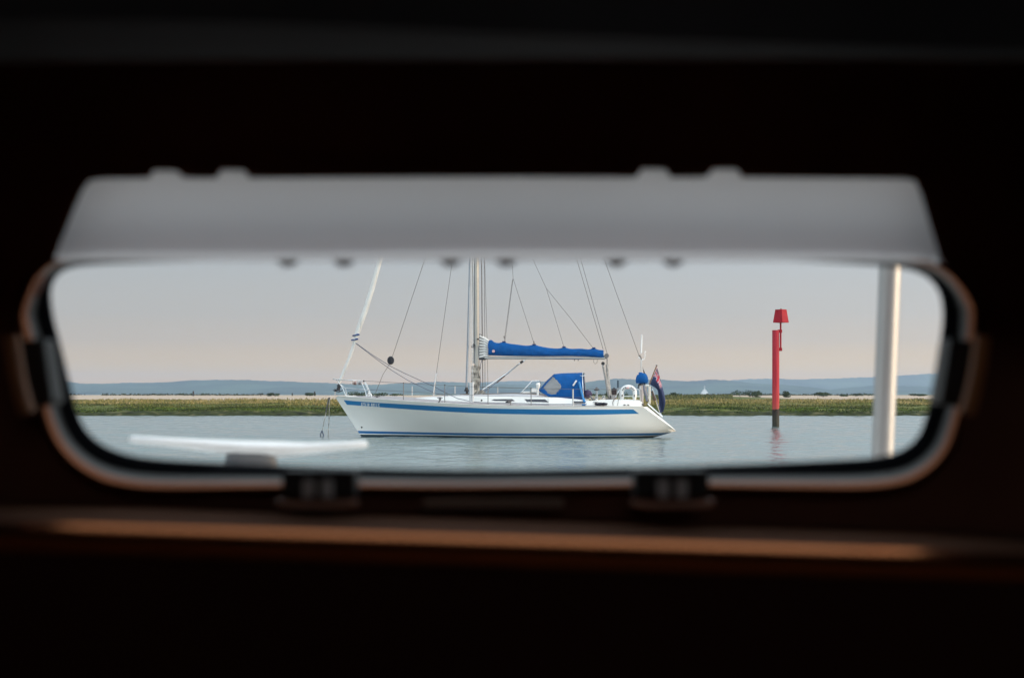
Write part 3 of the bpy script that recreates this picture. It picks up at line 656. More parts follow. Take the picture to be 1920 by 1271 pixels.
# vang, mainsheet
tub('vang', [(903.5, 732, 0), (952, 699.5, 0), (978, 678.5, 0), (985, 674.5, 0)], [.033, .033, .022, .02], steel, n=10)
tub('vang_joint', [(975.5, 680.6, 0), (980.5, 676.8, 0)], .045, black, n=8)
tub('vang_line', [(903, 737, -.05), (916, 729, -.05), (944, 706, -.05), (972, 683, -.03)], .012, ropeb)
tub('vang_line', [(931, 718, -.06), (947, 704.5, -.06)], .02, mat('rope_brown', (.12, .08, .07), .9))
ms = tub('mainsheet', [(1131, 685, -.04), (1136.5, 712, -.04), (1141, 736, -.04), (1142.5, 746, -.04)], [.045, .05, .06, .045], mat('mainsheet_rope', (.30, .29, .28), .85, var=.3, vscale=12), n=8)
tub('mainsheet_part', [(1138.2, 683, .02), (1140, 710, .02), (1143, 736, .02), (1144, 746, .02)], [.05, .055, .065, .06], MATS['mainsheet_rope'], ms, 8)
for px, py in ((1130.6, 681.5), (1143, 744)):
    c = P(px, py, -.04); mb = MB(); mb.tube([c+Vector((0, -.04, 0)), c+Vector((0, .04, 0))], .065, 12); mb.build('sheet_block', black, ms)
tub('sheet_link', [(1138.3, 671, 0), (1138.2, 684, .02)], .014, black, ms, 5)
mb = MB(); c = P(1143, 748.5, 0); mb.box(c, (.30, .5, .07)); mb.build('sheet_traveller', mat('fitting_grey', (.14, .13, .13)), yacht, bevel=.01)

# ---- sprayhood
def make_hood():
    # bows: (bottom px,py) near side, (top px,py) centre, half width
    bows = [((1029, 743.8), (1009.5, 731.5), .98), ((1029.3, 743.9), (1011.5, 729.5), .98), ((1050, 746), (1024.5, 714.5), 1.0), ((1071, 748.7), (1037.5, 702.3), 1.02),
            ((1078, 749.3), (1054, 700.8), 1.02), ((1086, 750), (1074, 700.3), 1.02), ((1094.3, 750), (1092.5, 699.8), 1.0)]
    NV = 91; rings = []
    # refine between bows
    fine = []
    for i in range(len(bows)-1):
        k = 14 if i else 1
        for q in range(k):
            f = q/k; a, b = bows[i], bows[i+1]; fine.append(tuple((a[0][j]+(b[0][j]-a[0][j])*f) for j in range(2))+tuple((a[1][j]+(b[1][j]-a[1][j])*f) for j in range(2))+(a[2]+(b[2]-a[2])*f,))
    fine.append(bows[-1][0]+bows[-1][1]+(bows[-1][2],))
    for bx, by, tx, ty, wd in fine:
        b = P(bx, by, -wd); t = P(tx, ty, -wd*.45); ring = []
        for k in range(NV):
            v = k/(NV-1)*2-1; a = v*PI/2; L = wd*(abs(math.sin(a))**.55)*(1 if a > 0 else -1); s = abs(math.cos(a))**.55 if abs(v) < 1 else 0
            s2 = s; ring.append((b.x+(t.x-b.x)*s2, L, b.z+(t.z-b.z)*s2+.03*s*(1-abs(L/wd))))
        rings.append(ring)
    mb = MB(); mb.loft(rings, closed_ring=False, caps=False)
    win = [(1036.8, 706), (1018.5, 726.5), (1021, 729.5), (1027.5, 737.5), (1033, 739.3), (1041, 739), (1047, 733.5), (1052.3, 726.5), (1051, 721), (1044, 713)]
    def inside(x, y, poly):
        c = False
        for i in range(len(poly)):
            (x1, y1), (x2, y2) = poly[i], poly[i-1]
            if (y1 > y) != (y2 > y) and x < (x2-x1)*(y-y1)/(y2-y1)+x1: c = not c
        return c
    nf = [[], []]
    for f in mb.f:
        c = sum((Vector(mb.v[i]) for i in f), Vector())/len(f); side = abs(c.y) > .55
        px, py = PJ(c.x, -abs(c.y), c.z); w_ = inside(px, py, win) if side else (P(1016, 0, 0).x < c.x < P(1036, 0, 0).x and (abs(c.y) < .5 and abs(c.y) > .03) and 706 < py < 727)
        nf[1 if w_ else 0].append(f)
    a = MB(); a.add(mb.v, nf[0]); hood = a.build('sprayhood', canvas, yacht, angle=60); b = MB(); b.add(mb.v, nf[1])
    gm = bpy.data.materials.new('hood_window_vinyl'); gm.use_nodes = True; t = gm.node_tree; bs = t.nodes['Principled BSDF']
    tr = N(t, 'ShaderNodeBsdfTransparent'); mxs = N(t, 'ShaderNodeMixShader'); mxs.inputs[0].default_value = .45; no = N(t, 'ShaderNodeTexNoise'); no.inputs['Scale'].default_value = 6; bp = N(t, 'ShaderNodeBump'); bp.inputs['Distance'].default_value = .05
    t.links.new(no.outputs[0], bp.inputs['Height']); t.links.new(bp.outputs[0], bs.inputs['Normal'])
    bs.inputs['Base Color'].default_value = (.42, .42, .43, 1); bs.inputs['Roughness'].default_value = .15; tr.inputs[0].default_value = (.8, .8, .8, 1)
    t.links.new(tr.outputs[0], mxs.inputs[1]); t.links.new(bs.outputs[0], mxs.inputs[2]); t.links.new(mxs.outputs[0], t.nodes['Material Output'].inputs['Surface'])
    b.build('hood_window', gm, hood, angle=60)
    for o in (hood, bpy.data.objects['hood_window']):
        s = o.modifiers.new('thick', 'SOLIDIFY'); s.thickness = .01
    # base flap from the front bow down onto the roof
    tub('hood_frame', [Vector(rings[-1][k]) for k in range(0, NV, 2)], .018, steel, hood, 6)
    tub('hood_handle', [(1074.5, 723, -1.06), (1081, 713, -1.06)], .03, mat('handle_white', (.75, .75, .75), .4), hood, 8)
    tub('hood_strut', [(1085.5, 716, -1.04), (1089, 730, -1.06), (1093, 745, -1.15), (1096, 754, -1.28)], [.045, .04, .04, .05], mat('strap_blue', (.03, .20, .48), .7), hood, 8)
    mb = MB(); mb.box(P(1094.5, 758.6, -1.36), (.13, .12, .06)); mb.build('strap_foot', dblue, hood, bevel=.01)
    tub('hood_grab_rail', [(1088, 704, -.9), (1092, 705.2, -.95), (1096.5, 703.5, -.9), (1097, 700.5, -.8), (1094.5, 698.8, -.7)], .012, steel, hood, 6)
make_hood()
# companionway garage, dorade vent with guard rail, roof fittings
tub('dorade_guard', [(976, 737.5, -.4), (998, 714.2, -.4), (1012.8, 713.8, -.4), (1013.2, 724, -.4)], .02, steel, n=8)
mb = MB(); c = P(1008.3, 741, -.95); d = P(1008.3, 720, -.95); mb.tube([c, P(1008.2, 733, -.95), P(1008.6, 726, -.95), P(1009, 721, -.95), P(1009.4, 717.5, -.95)], [.035, .04, .06, .085, .05], 12); mb.build('dorade_vent', mat('vent_white', (.78, .78, .76), .4), yacht)
mb = MB(); a, b = P(979, 737, .1), P(995, 737, .1); mb.box(((a.x+b.x)/2, .1, a.z+.03), (b.x-a.x, .6, .07)); mb.build('roof_hatch', white, yacht, bevel=.015)
mb = MB(); a, b = P(996, 737, -.3), P(1010, 737, -.3); mb.box(((a.x+b.x)/2, -.1, a.z+.10), (b.x-a.x, .8, .16)); mb.build('companionway_garage', white, yacht, bevel=.03)
tub('roof_rail', [(905, 738.6, -.5), (960, 737.2, -.5), (1010, 738, -.5)], .02, mat('teak_rail', (.16, .13, .11), .7), n=6)
tub('roof_rail', [(862, 739.5, -.4), (880, 738.6, -.4)], .02, MATS['teak_rail'], n=6)
for px, y0, y1, L in ((853, 723.5, 738, .9), (933, 725.5, 737, 1.2), (772.6, 724.5, 742, .9)):
    tub('far_stanchion', [(px, y1, L), (px, y0, L)], .02, mat('stanchion_pale', (.5, .5, .5), .4), n=6)
# windlass, foredeck hatch, cleats
c = P(692, 744, 0); mb = MB(); mb.tube([c+Vector((0, 0, 0)), c+Vector((0, 0, .06)), c+Vector((0, 0, .1)), c+Vector((.02, 0, .16))], [.11, .11, .085, .03], 12); mb.tube([c+Vector((.03, -.1, .06)), c+Vector((.03, .1, .06))], .07, 12); mb.build('windlass', mat('vent_white', (.78, .78, .76)), yacht)
tub('windlass_lever', [(690.5, 741, -.1), (688.2, 734, -.1)], .014, wire, n=5)
mb = MB(); a, b = P(650, 744, 0), P(668, 745, 0); mb.box(((a.x+b.x)/2, 0, a.z+.02), (b.x-a.x, .35, .05)); mb.build('anchor_locker_lid', white, yacht, bevel=.01)
for px, py, L in ((707, 745.5, -.5), (825, 748.5, -1.3), (955, 753.6, -1.5), (1117, 757, -1.3)):
    c = P(px, py, L); mb = MB(); mb.tube([c+Vector((-.11, 0, .05)), c+Vector((0, 0, .06)), c+Vector((.11, 0, .05))], [.012, .02, .012], 6); mb.box(c+Vector((0, 0, .02)), (.09, .04, .07)); mb.build('deck_cleat', mat('fitting_grey', (.14, .13, .13)), yacht)
tub('fairlead_block', [(822.5, 755, -1.35), (825.5, 748.5, -1.36)], .025, MATS['fitting_grey'], n=6)
tub('sheet_car', [(902.5, 752, -1.3), (903.5, 749, -1.3)], .03, black, n=6)
tub('genoa_car', [(948, 754, -1.42), (955, 752.6, -1.42), (959, 752, -1.42)], [.02, .045, .025], black, n=8)
tub('car_line', [(956, 752, -1.5), (957.5, 757, -1.5), (955.5, 761, -1.55)], .016, MATS['fitting_grey'], n=6)
# stanchions and lifelines, near side
def side_b(px): return -Bf(t_at(px, 755))*.955
ST = [(756.5, 718.5, 749), (833.8, 722.5, 754), (915, 726, 758), (995.8, 728.5, 759.5), (1074.3, 729.5, 760.5)]
for px, y0, y1 in ST:
    s = tub('stanchion', [(px, y1+.5, side_b(px)), (px, y0, side_b(px))], .016 if px != 1074.3 else .026, mat('stanchion_dark', (.22, .22, .23), .35, metal=.5) if px != 1074.3 else MATS['stanchion_pale'], n=6)
    tub('stanchion_cap', [(px, y0, side_b(px)), (px, y0-1.4, side_b(px))], .024, black, s, 6)
def life(pts, nme='lifeline'): tub(nme, pts, .006, wire, n=4)
sb = [(px, y0, side_b(px)) for px, y0, y1 in ST]
life([(684, 714, side_b(700))]+sb+[(1120, 729.5, side_b(1120)), (1160, 731, side_b(1160))])
life([(690, 731, side_b(700))]+[(px, (y0+y1)/2, side_b(px)) for px, y0, y1 in ST]+[(1160, 745, side_b(1160))])
life([(684, 714, -side_b(700)*.8), (772, 719, .9), (853, 723.5, 1.3), (933, 726, 1.6), (1040, 728, 1.7), (1160, 731, 1.5)])
# pulpit
pul = tub('pulpit', [(624, 710.6, 0), (640, 712, -.22), (660, 712.8, -.33), (682, 714.2, -.42), (688, 722, -.44), (694, 736, -.45), (697, 746, -.46)], .017, steel, n=8)
for pts in ([(624, 710.6, 0), (640, 712, .22), (660, 712.8, .33), (682, 714.2, .42), (690, 731, .45), (696, 745, .46)], [(630, 711.5, -.08), (641, 725, -.1), (649, 743.5, -.14)],
            [(643.5, 727, -.12), (665, 729, -.3), (694, 731.5, -.44)], [(676, 714, -.4), (684, 731, -.42), (687, 744, -.43)], [(630, 711.5, .08), (636, 718, .1), (648, 730, .14), (650, 743, .14)]):
    tub('pulpit_rail', pts, .014, steel, pul, 6)
tub('bow_light', [(681, 713.5, -.42), (683.5, 715.5, -.42)], .03, black, pul, 6)
# bow roller
mb = MB(); a, b = P(616, 743, 0), P(634, 744, 0); mb.box(((a.x+b.x)/2, -.05, a.z-.01), (b.x-a.x, .02, .05)); mb.box(((a.x+b.x)/2, .05, a.z-.01), (b.x-a.x, .02, .05)); mb.tube([a+Vector((.04, -.05, 0)), a+Vector((.04, .05, 0))], .045, 12); mb.build('bow_roller', steel, yacht)
# ---- stern gear fixed to the yacht
pp = tub('antenna_pole', [(1204, 760, -.3), (1202.6, 699, -.3), (1202.4, 672, -.3)], [.03, .025, .022], MATS['stanchion_pale'], n=8)
tub('whip_antenna', [(1202.3, 662, -.3), (1203.6, 627, -.3)], [.03, .02], mat('antenna_white', (.78, .8, .82), .5), pp, 8)
tub('antenna_bracket', [(1197.5, 667.5, -.3), (1199.5, 666, -.3), (1203, 674, -.3)], .03, MATS['fitting_grey'], pp, 6)
tub('antenna_bracket', [(1196.8, 669.5, -.3), (1206, 675, -.3)], .022, MATS['antenna_white'], pp, 6)
tub('gps_arm', [(1203.5, 675, -.3), (1207.5, 673.5, -.3), (1209.3, 669, -.3), (1209.3, 661, -.3)], .013, MATS['antenna_white'], pp, 6)
tub('gps_puck', [(1209.3, 660.5, -.3), (1209.3, 658.4, -.3)], .035, MATS['antenna_white'], pp, 8)
push = tub('pushpit', [(1160, 756, -1.05), (1161.5, 731, -1.05), (1164, 729, -1.05), (1195, 729.5, -1.03), (1199, 731, -1.0), (1201, 757, -1.0)], .016, steel, n=8)
tub('pushpit_rail', [(1162, 742.6, -1.03), (1200, 743.2, -1.0)], .014, steel, push, 6)
tub('pushpit_rail', [(1162, 743, .95), (1200, 743.2, .95)], .014, steel, push, 6)
tub('pushpit_brace', [(1154, 745, -1.1), (1158.5, 736, -1.08), (1162, 731.5, -1.05)], .018, steel, push, 6)
tub('pushpit_rail', [(1156, 745, -1.1), (1157.5, 728.5, -1.1), (1169, 728.2, -1.05)], .015, mat('rail_pinkish', (.38, .34, .33), .5), push, 6)
# stern gate post and folded bathing ladder
gp = tub('gate_post', [(1217.5, 757, -.05), (1217.5, 724, -.05)], .05, mat('post_cream', (.66, .64, .58), .5), n=10)
tub('gate_post_arm', [(1217.5, 723.3, -.05), (1209.5, 723.3, -.05)], .042, MATS['post_cream'], gp, 8)
tub('gate_post_leg', [(1210.5, 723, -.05), (1210.5, 733, -.05), (1214, 742, -.05)], .045, MATS['rail_pinkish'], gp, 8)
lad = tub('bathing_ladder', [(1214, 757, -.25), (1228, 769, -.25), (1242, 781, -.25)], .028, steel, n=8)
tub('ladder_side', [(1221.5, 725, .15), (1231, 752, .15), (1237.5, 773, .15), (1242, 781, .0)], .022, steel, lad, 8)
tub('ladder_tread', [(1222.5, 733, .1), (1227.5, 751, .12)], .045, mat('ladder_teak', (.09, .06, .045), .8), lad, 6)
mb = MB(); c = P(1219, 771.5, -.62); mb.box(c+Vector((0, -.02, .0)), (.11, .02, .05), Matrix.Rotation(.63, 3, 'Y')); mb.build('transom_mark', mat('boot_top_blue', (.01, .1, .36)), yacht, smooth=False)
tub('stern_fairlead', [(1199, 760.5, -1.0), (1203, 757.5, -1.0), (1206, 758, -.95)], .035, MATS['fitting_grey'], n=6)
for px in (1171, 1178):
    mb = MB(); c = P(px, 758.7, -1.23); mb.box(c, (.07, .05, .03)); mb.build('stern_vent', MATS['fitting_grey'], yacht)
# winches and cockpit details
for px, py, L in ((1118, 752, -1.05), (1132, 749.5, -1.0)):
    c = P(px, py, L); mb = MB(); mb.tube([c, c+Vector((0, 0, .06)), c+Vector((0, 0, .09)), c+Vector((0, 0, .14)), c+Vector((0, 0, .16))], [.075, .075, .05, .055, .07], 14); mb.build('sheet_winch', steel, yacht)
wl = tub('steering_pedestal', [(1119, 752, 0), (1118.7, 732, 0)], [.05, .035], MATS['stanchion_pale'], n=8)
mb = MB(); c = P(1118.7, 730.5, 0); mb.tube([c+Vector((0, -.05, -.02)), c+Vector((0, 0, .05)), c+Vector((0, .05, -.02))], .05, 10); mb.tube([c+Vector((-.1, 0, 0)), c, c+Vector((.1, 0, .01))], .03, 8); mb.build('compass_head', MATS['fitting_grey'], wl)
tub('backrest_strut', [(1108.5, 734, -.6), (1108.7, 752, -.6)], .016, MATS['stanchion_pale'], n=6)
mb = MB()
c = P(1113.5, 749, -1.1)
mb.tube([P(1106, 742, -1.0), P(1111, 748, -1.05), P(1117, 751.5, -1.1)], .03, 6); mb.build('winch_handle_pocket', MATS['fitting_grey'], yacht)
tub('danbuoy_staff', [(1158.9, 727.5, .9), (1158.9, 713, .9)], .035, mat('danbuoy_dark', (.03, .06, .09), .6), n=8)

# ------------------------------------------------------------------ things carried on the yacht (each on its own)
def carried(name, label, cat, p, group=None):
    o = empty(name, (0, 0, 0)); wp = yacht_mat @ p; o.location = wp; o.rotation_euler = (0, 0, -YA); tag(o, label, cat, group); return o
yacht_mat = Matrix.Translation(YO) @ Matrix.Rotation(-YA, 4, 'Z')
class Off:
    def __init__(s, o, p): s.o = o; s.p = p
    def tub(s, name, pts, r, m, parent=None, n=6, flat=1.0):
        mb = MB(); mb.tube([(P(*q) if not isinstance(q, Vector) else q)-s.p for q in pts], r, n, flat=flat); return mb.build(name, m, parent or s.o)
# horseshoe lifebuoy
p0 = P(1178, 750, -1.0); o = carried('lifebuoy', 'white horseshoe lifebuoy clipped to the stern rail', 'lifebuoy', p0); K = Off(o, p0)
arc = [(1166.2, 749.8)] + [(1166.2, 744), (1165.6, 738)] + [(1178-12.1*math.cos(a), 735.5-10.3*math.sin(a)) for a in np.linspace(.1, PI-.1, 11)] + [(1190.4, 738), (1189.8, 744), (1189.6, 749.8)]
K.tub('buoy_float', [(x, y, -1.07) for x, y in arc], [.055]+[.075]*(len(arc)-2)+[.055], mat('buoy_white', (.80, .80, .79), .55, var=.04), n=12)
for x, y in ((1166.6, 741.5), (1189.3, 741.5)): K.tub('buoy_band', [(x, y-2, -1.135), (x, y+2, -1.135)], .026, MATS['fitting_grey'], n=6)
rr = MB()
for a in np.linspace(.45, PI-.45, 8):
    if abs(a-PI/2) < .25: continue
    c = P(1178-12.1*math.cos(a), 735.5-10.3*math.sin(a), -1.15)-p0; rr.box(c, (.05, .01, .035), Matrix.Rotation(PI/2-a, 3, 'Y'))
rr.build('buoy_lettering', MATS['fitting_grey'], o)
K.tub('buoy_light', [(1176.2, 728, -1.15), (1176.2, 725.5, -1.15)], .05, mat('badge_white', (.75, .72, .72)), n=8)
# outboard motor with blue cover
p0 = P(1204, 745, -.75); o = carried('outboard_motor', 'outboard motor under a bright blue cover clamped to the stern rail', 'outboard motor', p0); K = Off(o, p0)
mb = MB(); rings = []
for py, rx, ox in ((718.5, .19, 0), (717, .215, 0), (713, .225, .0), (708, .215, 0), (703.5, .18, 0), (701, .12, .02), (699.5, .08, -.05), (698.3, .04, -.06)):
    c = P(1203.6, py, -.75)-p0; rings.append([(c.x+ox+rx*math.cos(a)*(1+.04*math.sin(5*a)), c.y+.75*rx*math.sin(a), c.z+.01*math.sin(4*a)) for a in np.linspace(0, 2*PI, 20, endpoint=False)])
mb.loft(rings); mb.build('motor_cover', canvas, o, angle=60)
K.tub('motor_bracket', [(1199, 719, -.75), (1201, 722, -.75), (1206, 720, -.75), (1210, 719, -.75)], .05, black, n=8)
K.tub('motor_leg', [(1205, 718, -.75), (1207, 730, -.75), (1211, 741, -.72), (1213.5, 752, -.7)], [.07, .055, .05, .045], mat('motor_grey', (.13, .15, .20), .5), n=8)
K.tub('tiller', [(1198, 720, -.8), (1196.5, 728, -.85)], .025, black, n=6)
K.tub('mounting_post', [(1202.5, 722, -.78), (1203.5, 741, -.78), (1203.8, 757, -.78)], [.06, .065, .05], MATS['rail_pinkish'], n=8)
K.tub('clamp', [(1201, 724, -.8), (1200, 728, -.82), (1203, 731, -.8)], .04, MATS['stanchion_pale'], n=6)
K.tub('skeg', [(1213, 747, -.7), (1215, 753, -.7)], .05, black, n=6, flat=.5)
# blue ensign on its staff
p0 = P(1216, 724, 0); o = carried('ensign', 'dark blue ensign with a union canton hanging from a staff at the stern', 'flag', p0); K = Off(o, p0)
K.tub('flag_staff', [(1215.3, 726, 0), (1231.2, 685.5, 0)], .022, mat('staff_wood', (.20, .10, .06), .5), n=8)
K.tub('staff_cap', [(1231.2, 685.5, 0), (1231.6, 684.3, 0)], .038, MATS['fitting_grey'], n=8)
def make_flag():
    NU, NV = 64, 34
    topc = catmull([(1232, 688.5), (1234.5, 697), (1238.5, 712), (1241.5, 724), (1245.3, 738), (1247.3, 749), (1246.6, 760), (1243.5, 772)], 10, closed=False)
    botc = catmull([(1218.8, 720.5), (1223, 723.5), (1229.5, 727.5), (1233.3, 733), (1234.4, 742), (1235.6, 752), (1235.8, 762), (1237.5, 774)], 10, closed=False)
    vs = []; 
    for i in range(NU+1):
        u = i/NU; a = topc[int(u*(len(topc)-1))]; b = botc[int(u*(len(botc)-1))]
        for j in range(NV+1):
            v = j/NV; x = a[0]+(b[0]-a[0])*v; y = a[1]+(b[1]-a[1])*v+2.0*math.sin(v*PI)*u*(1-u)*2
            vs.append(P(x, y, .07*math.sin(v*7+u*5)*min(1, u*3)+.03*math.sin(u*15+v*3)*u)-p0)
    fs = []; msx = []
    def col(u, v):
        if u > .44 or v > .5: return 0
        x, y = (u/.44)*2-1, (v/.5)*2-1
        if abs(x) < .12 or abs(y) < .20: return 2
        if abs(x) < .2 or abs(y) < .33: return 1
        d = abs(abs(x)-abs(y))
        if d < .10: return 2
        if d < .26: return 1
        return 0
    for i in range(NU):
        for j in range(NV):
            k = i*(NV+1)+j; fs.append((k, k+1, k+NV+2, k+NV+1)); msx.append(col((i+.5)/NU, (j+.5)/NV))
    mb = MB(); mb.add(vs, fs, msx); f = mb.build('flag_cloth', [navy, mat('flag_white', (.40, .38, .44), .8), mat('flag_red', (.36, .02, .045), .8)], o, angle=80)
    s = f.modifiers.new('t', 'SOLIDIFY'); s.thickness = .004
make_flag()
# small dark pennant
p0 = P(1206, 700, 0); o = carried('pennant', 'tiny dark pennant above the blue motor cover', 'pennant', p0); K = Off(o, p0)
K.tub('pennant_stick', [(1205.2, 688, 0), (1209, 716, 0)], .008, wire, n=5)
mb = MB(); a = [P(x, y, .0)-p0 for x, y in ((1206.6, 692), (1208.5, 697), (1211, 703), (1206.2, 701.8))]; b = [q+Vector((0, .01, 0)) for q in a]; mb.add(a+b, [(0, 1, 2, 3), (7, 6, 5, 4), (0, 4, 5, 1), (1, 5, 6, 2), (2, 6, 7, 3), (3, 7, 4, 0)]); mb.build('pennant_cloth', mat('pennant_dark', (.03, .04, .04), .8), o)
# black anchor ball: two crossed discs
p0 = P(732.5, 675.8, -.27); o = carried('anchor_ball', 'black anchor ball hanging in the rigging above the foredeck', 'anchor ball', p0)
for name, rot in (('ball_disc', Matrix.Rotation(.25, 3, 'Z') @ Matrix.Rotation(PI/2, 3, 'X')), ('ball_disc', Matrix.Rotation(PI/2+.25, 3, 'Z') @ Matrix.Rotation(PI/2, 3, 'X'))):
    mb = MB(); n = 28; rim = [rot @ Vector((math.cos(a)*.128, math.sin(a)*.155, 0)) for a in np.linspace(0, 2*PI, n, endpoint=False)]
    nrm = rot @ Vector((0, 0, .008)); mb.loft([[q-nrm for q in rim], [q+nrm for q in rim]]); mb.build(name, mat('ball_black', (.012, .013, .02), .6), o, smooth=False)
# cloths on the pulpit rail
for x0, x1, m, lab in ((661.5, 668.5, mat('cloth_red', (.28, .035, .03), .8, vscale=9, var=.3, col2=(.7, .65, .6)), 'small red and white cloth on the yacht bow rail'), (671, 678.2, mat('cloth_grey', (.18, .16, .18), .8, vscale=9, var=.3, col2=(.6, .58, .58)), 'small grey patterned cloth on the yacht bow rail')):
    p0 = P((x0+x1)/2, 713, -.4); mb = MB(); NS = 8; front = []
    for j in range(2):
        front.append([P(x0+(x1-x0)*i/NS, (713.3, 721.5)[j], -.42-.02*math.sin(i*1.5))-p0 for i in range(NS+1)])
    mb.loft(front, closed_ring=False, caps=False); c = mb.build('rail_cloth', m); c.location = yacht_mat @ p0; c.rotation_euler = (0, 0, -YA); s = c.modifiers.new('t', 'SOLIDIFY'); s.thickness = .012
    tag(c, lab, 'cloth', 'cloths on the bow rail')
# dark box on the quarter rail
p0 = P(1151.3, 741, -.9); o = carried('storage_box', 'black soft box strapped inboard of the stern rail', 'storage box', p0)
mb = MB(); a, b = P(1146.6, 728.3, -.9)-p0, P(1156.3, 739.5, -.9)-p0; mb.box((a+b)/2, (b.x-a.x, .28, a.z-b.z)); mb.build('box_body', mat('box_black', (.02, .015, .018), .7, col2=(.05, .02, .02)), o, bevel=.03)
mb = MB(); mb.box((a+b)/2+Vector((0, 0, (a.z-b.z)/2+.012)), (.06, .16, .03)); mb.build('handle', black, o, bevel=.008)
K = Off(o, p0); K.tub('box_support', [(1151.3, 739.5, -.9), (1151.3, 751, -.9)], .09, MATS['rail_pinkish'], n=8)
# bundle in the cockpit
p0 = P(1100.5, 748, -.6); o = carried('bag', 'navy and plum bundle with a brown end behind the sprayhood', 'bag', p0)
mb = MB(); rings = []
for f, r_ in ((0, .03), (.12, .11), (.35, .155), (.6, .16), (.85, .12), (1, .03)):
    c = P(1101.8, 747-f*16.5, -.6)-p0; rings.append([(c.x+r_*math.cos(a)*(1+.08*math.sin(3*a+f*5)), c.y+r_*math.sin(a), c.z) for a in np.linspace(0, 2*PI, 14, endpoint=False)])
mb.loft(rings); mb.build('bag_body', mat('bag_plum', (.03, .03, .10), .85, vscale=5, var=.2, col2=(.13, .07, .11)), o, angle=70)
K = Off(o, p0); K.tub('bag_end', [(1094.5, 745.5, -.62), (1096.3, 741, -.62), (1098, 738, -.6)], [.05, .085, .05], mat('bag_brown', (.17, .065, .04), .8), n=8)
# black rope heap on the side deck
p0 = P(1126, 759, -1.3); mb = MB()
for i in range(16):
    f = i/15; c = P(1121.5+12*f, 758.3-1.6*math.sin(f*2.6)+random.uniform(-.6, .6), -1.32+random.uniform(-.05, .05))-p0; mb.tube([c+Vector((math.cos(q)*.10, math.sin(q)*.06, .03*math.sin(2*q+i))) for q in np.linspace(0, 2*PI, 9, endpoint=False)], .014, 5, closed=True)
c = mb.build('rope_coil', mat('rope_black', (.02, .02, .035), .9)); c.location = yacht_mat @ p0; c.rotation_euler = (0, 0, -YA); tag(c, 'dark coiled rope lying on the aft side deck', 'rope')
# mooring lines from the bow
p0 = P(617, 744, 0); o = carried('mooring_line', 'mooring lines hanging from the yacht bow roller into the water', 'rope', p0); K = Off(o, p0)
K.tub('chafe_sleeve', [(617.6, 744, 0), (615.3, 753, 0), (613, 764, 0), (611.4, 773, 0)], [.03, .03, .028, .022], mat('sleeve_dark', (.05, .05, .055), .9, vscale=6, var=.4, col2=(.15, .14, .14)), n=8)
K.tub('warp', [(611.4, 773, 0), (608, 788, 0), (604.5, 806, 0)], .013, MATS['rope_mixed'], n=6)
K.tub('warp_loop', [(604, 807, 0), (602.3, 810.5, 0), (601.2, 814, .02), (600.8, 819.5, .02)], .022, ropeb, n=6)
K.tub('warp_loop', [(604, 807, 0), (604.6, 810, 0), (606.2, 814, .02), (606.4, 819.5, .02)], .022, ropeb, n=6)
K.tub('warp', [(618.3, 744, .08), (617.5, 765, .08), (616.8, 790, .08), (615.2, 819.5, .1)], .014, MATS['rope_mixed'], n=6)
# blown leaf blower shaped davit end on quarter: loose sheet tail over the coaming
tub('sheet_tail', [(1155.5, 745, -1.12), (1150.5, 750, -1.2), (1148.8, 755, -1.3), (1149.5, 760, -1.36)], .012, black, n=5)
tub('sheet_tail', [(1160, 748, -1.12), (1159, 754, -1.25), (1157.5, 760, -1.36)], .010, MATS['fitting_grey'], n=5)
# ------------------------------------------------------------------ the dark cabin we look out of
WY = 1.07
inner_px = [(120, 508), (160, 498), (260, 493), (420, 489), (700, 483), (960, 480), (1250, 483), (1480, 490), (1640, 498), (1700, 505), (1740, 522), (1762, 553), (1767, 600), (1759, 660), (1749, 720),
            (1738, 772), (1722, 815), (1694, 841), (1650, 855), (1560, 862), (1300, 872), (960, 880), (700, 877), (450, 868), (300, 860), (236, 850), (192, 832), (162, 805), (145, 770), (132, 720), (115, 650), (101, 595), (96, 552), (102, 526)]
inner = np.array(catmull(inner_px, 6)); NI = len(inner)
def offset(poly, d):
    t = np.roll(poly, -2, 0)-np.roll(poly, 2, 0); nrm = np.stack([t[:, 1], -t[:, 0]], 1); nrm /= np.linalg.norm(nrm, axis=1)[:, None]
    for _ in range(6): nrm = (np.roll(nrm, 1, 0)+nrm*2+np.roll(nrm, -1, 0))/4
    nrm /= np.linalg.norm(nrm, axis=1)[:, None]
    return poly+nrm*np.asarray(d)[:, None]
# frame legs are thin along the top, full width below
topk = np.clip((inner[:, 1]-500)/90, 0, 1); botk = np.clip((inner[:, 1]-845)/30, 0, 1)*np.clip((1-np.abs(inner[:, 0]-950)/820), 0, 1)**.5
WD = np.clip(.05+.22*np.clip((np.abs(inner[:, 0]-940)-350)/430, 0, 1)+.80*topk, 0, 1)
def ring_px(d, k=1.0): return offset(inner, d*WD*(1-botk*.38*k))
def W3(poly, Y): return [tuple(at(x, y, Y)) for x, y in poly]
cabin = empty('boat_cabin', (0, WY, H-.2)); tag(cabin, 'dark varnished boat cabin interior surrounding the window', 'boat cabin')
CI = Vector((0, WY, H-.2))
def cb(mb, name, m, parent=cabin, **kw):
    k = mb.v; mb.v = [tuple(Vector(p)-CI) for p in k] if parent is cabin or True else k
    return mb.build(name, m, parent, **kw)
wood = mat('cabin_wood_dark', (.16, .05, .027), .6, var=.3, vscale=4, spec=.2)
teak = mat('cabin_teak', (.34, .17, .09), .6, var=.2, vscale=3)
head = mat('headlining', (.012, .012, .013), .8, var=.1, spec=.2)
frm_b = mat('gasket_black', (.004, .005, .010), .8, spec=.15)
frm_g = mat('frame_alloy', (.12, .118, .115), .45, metal=.5, var=.15, vscale=20)
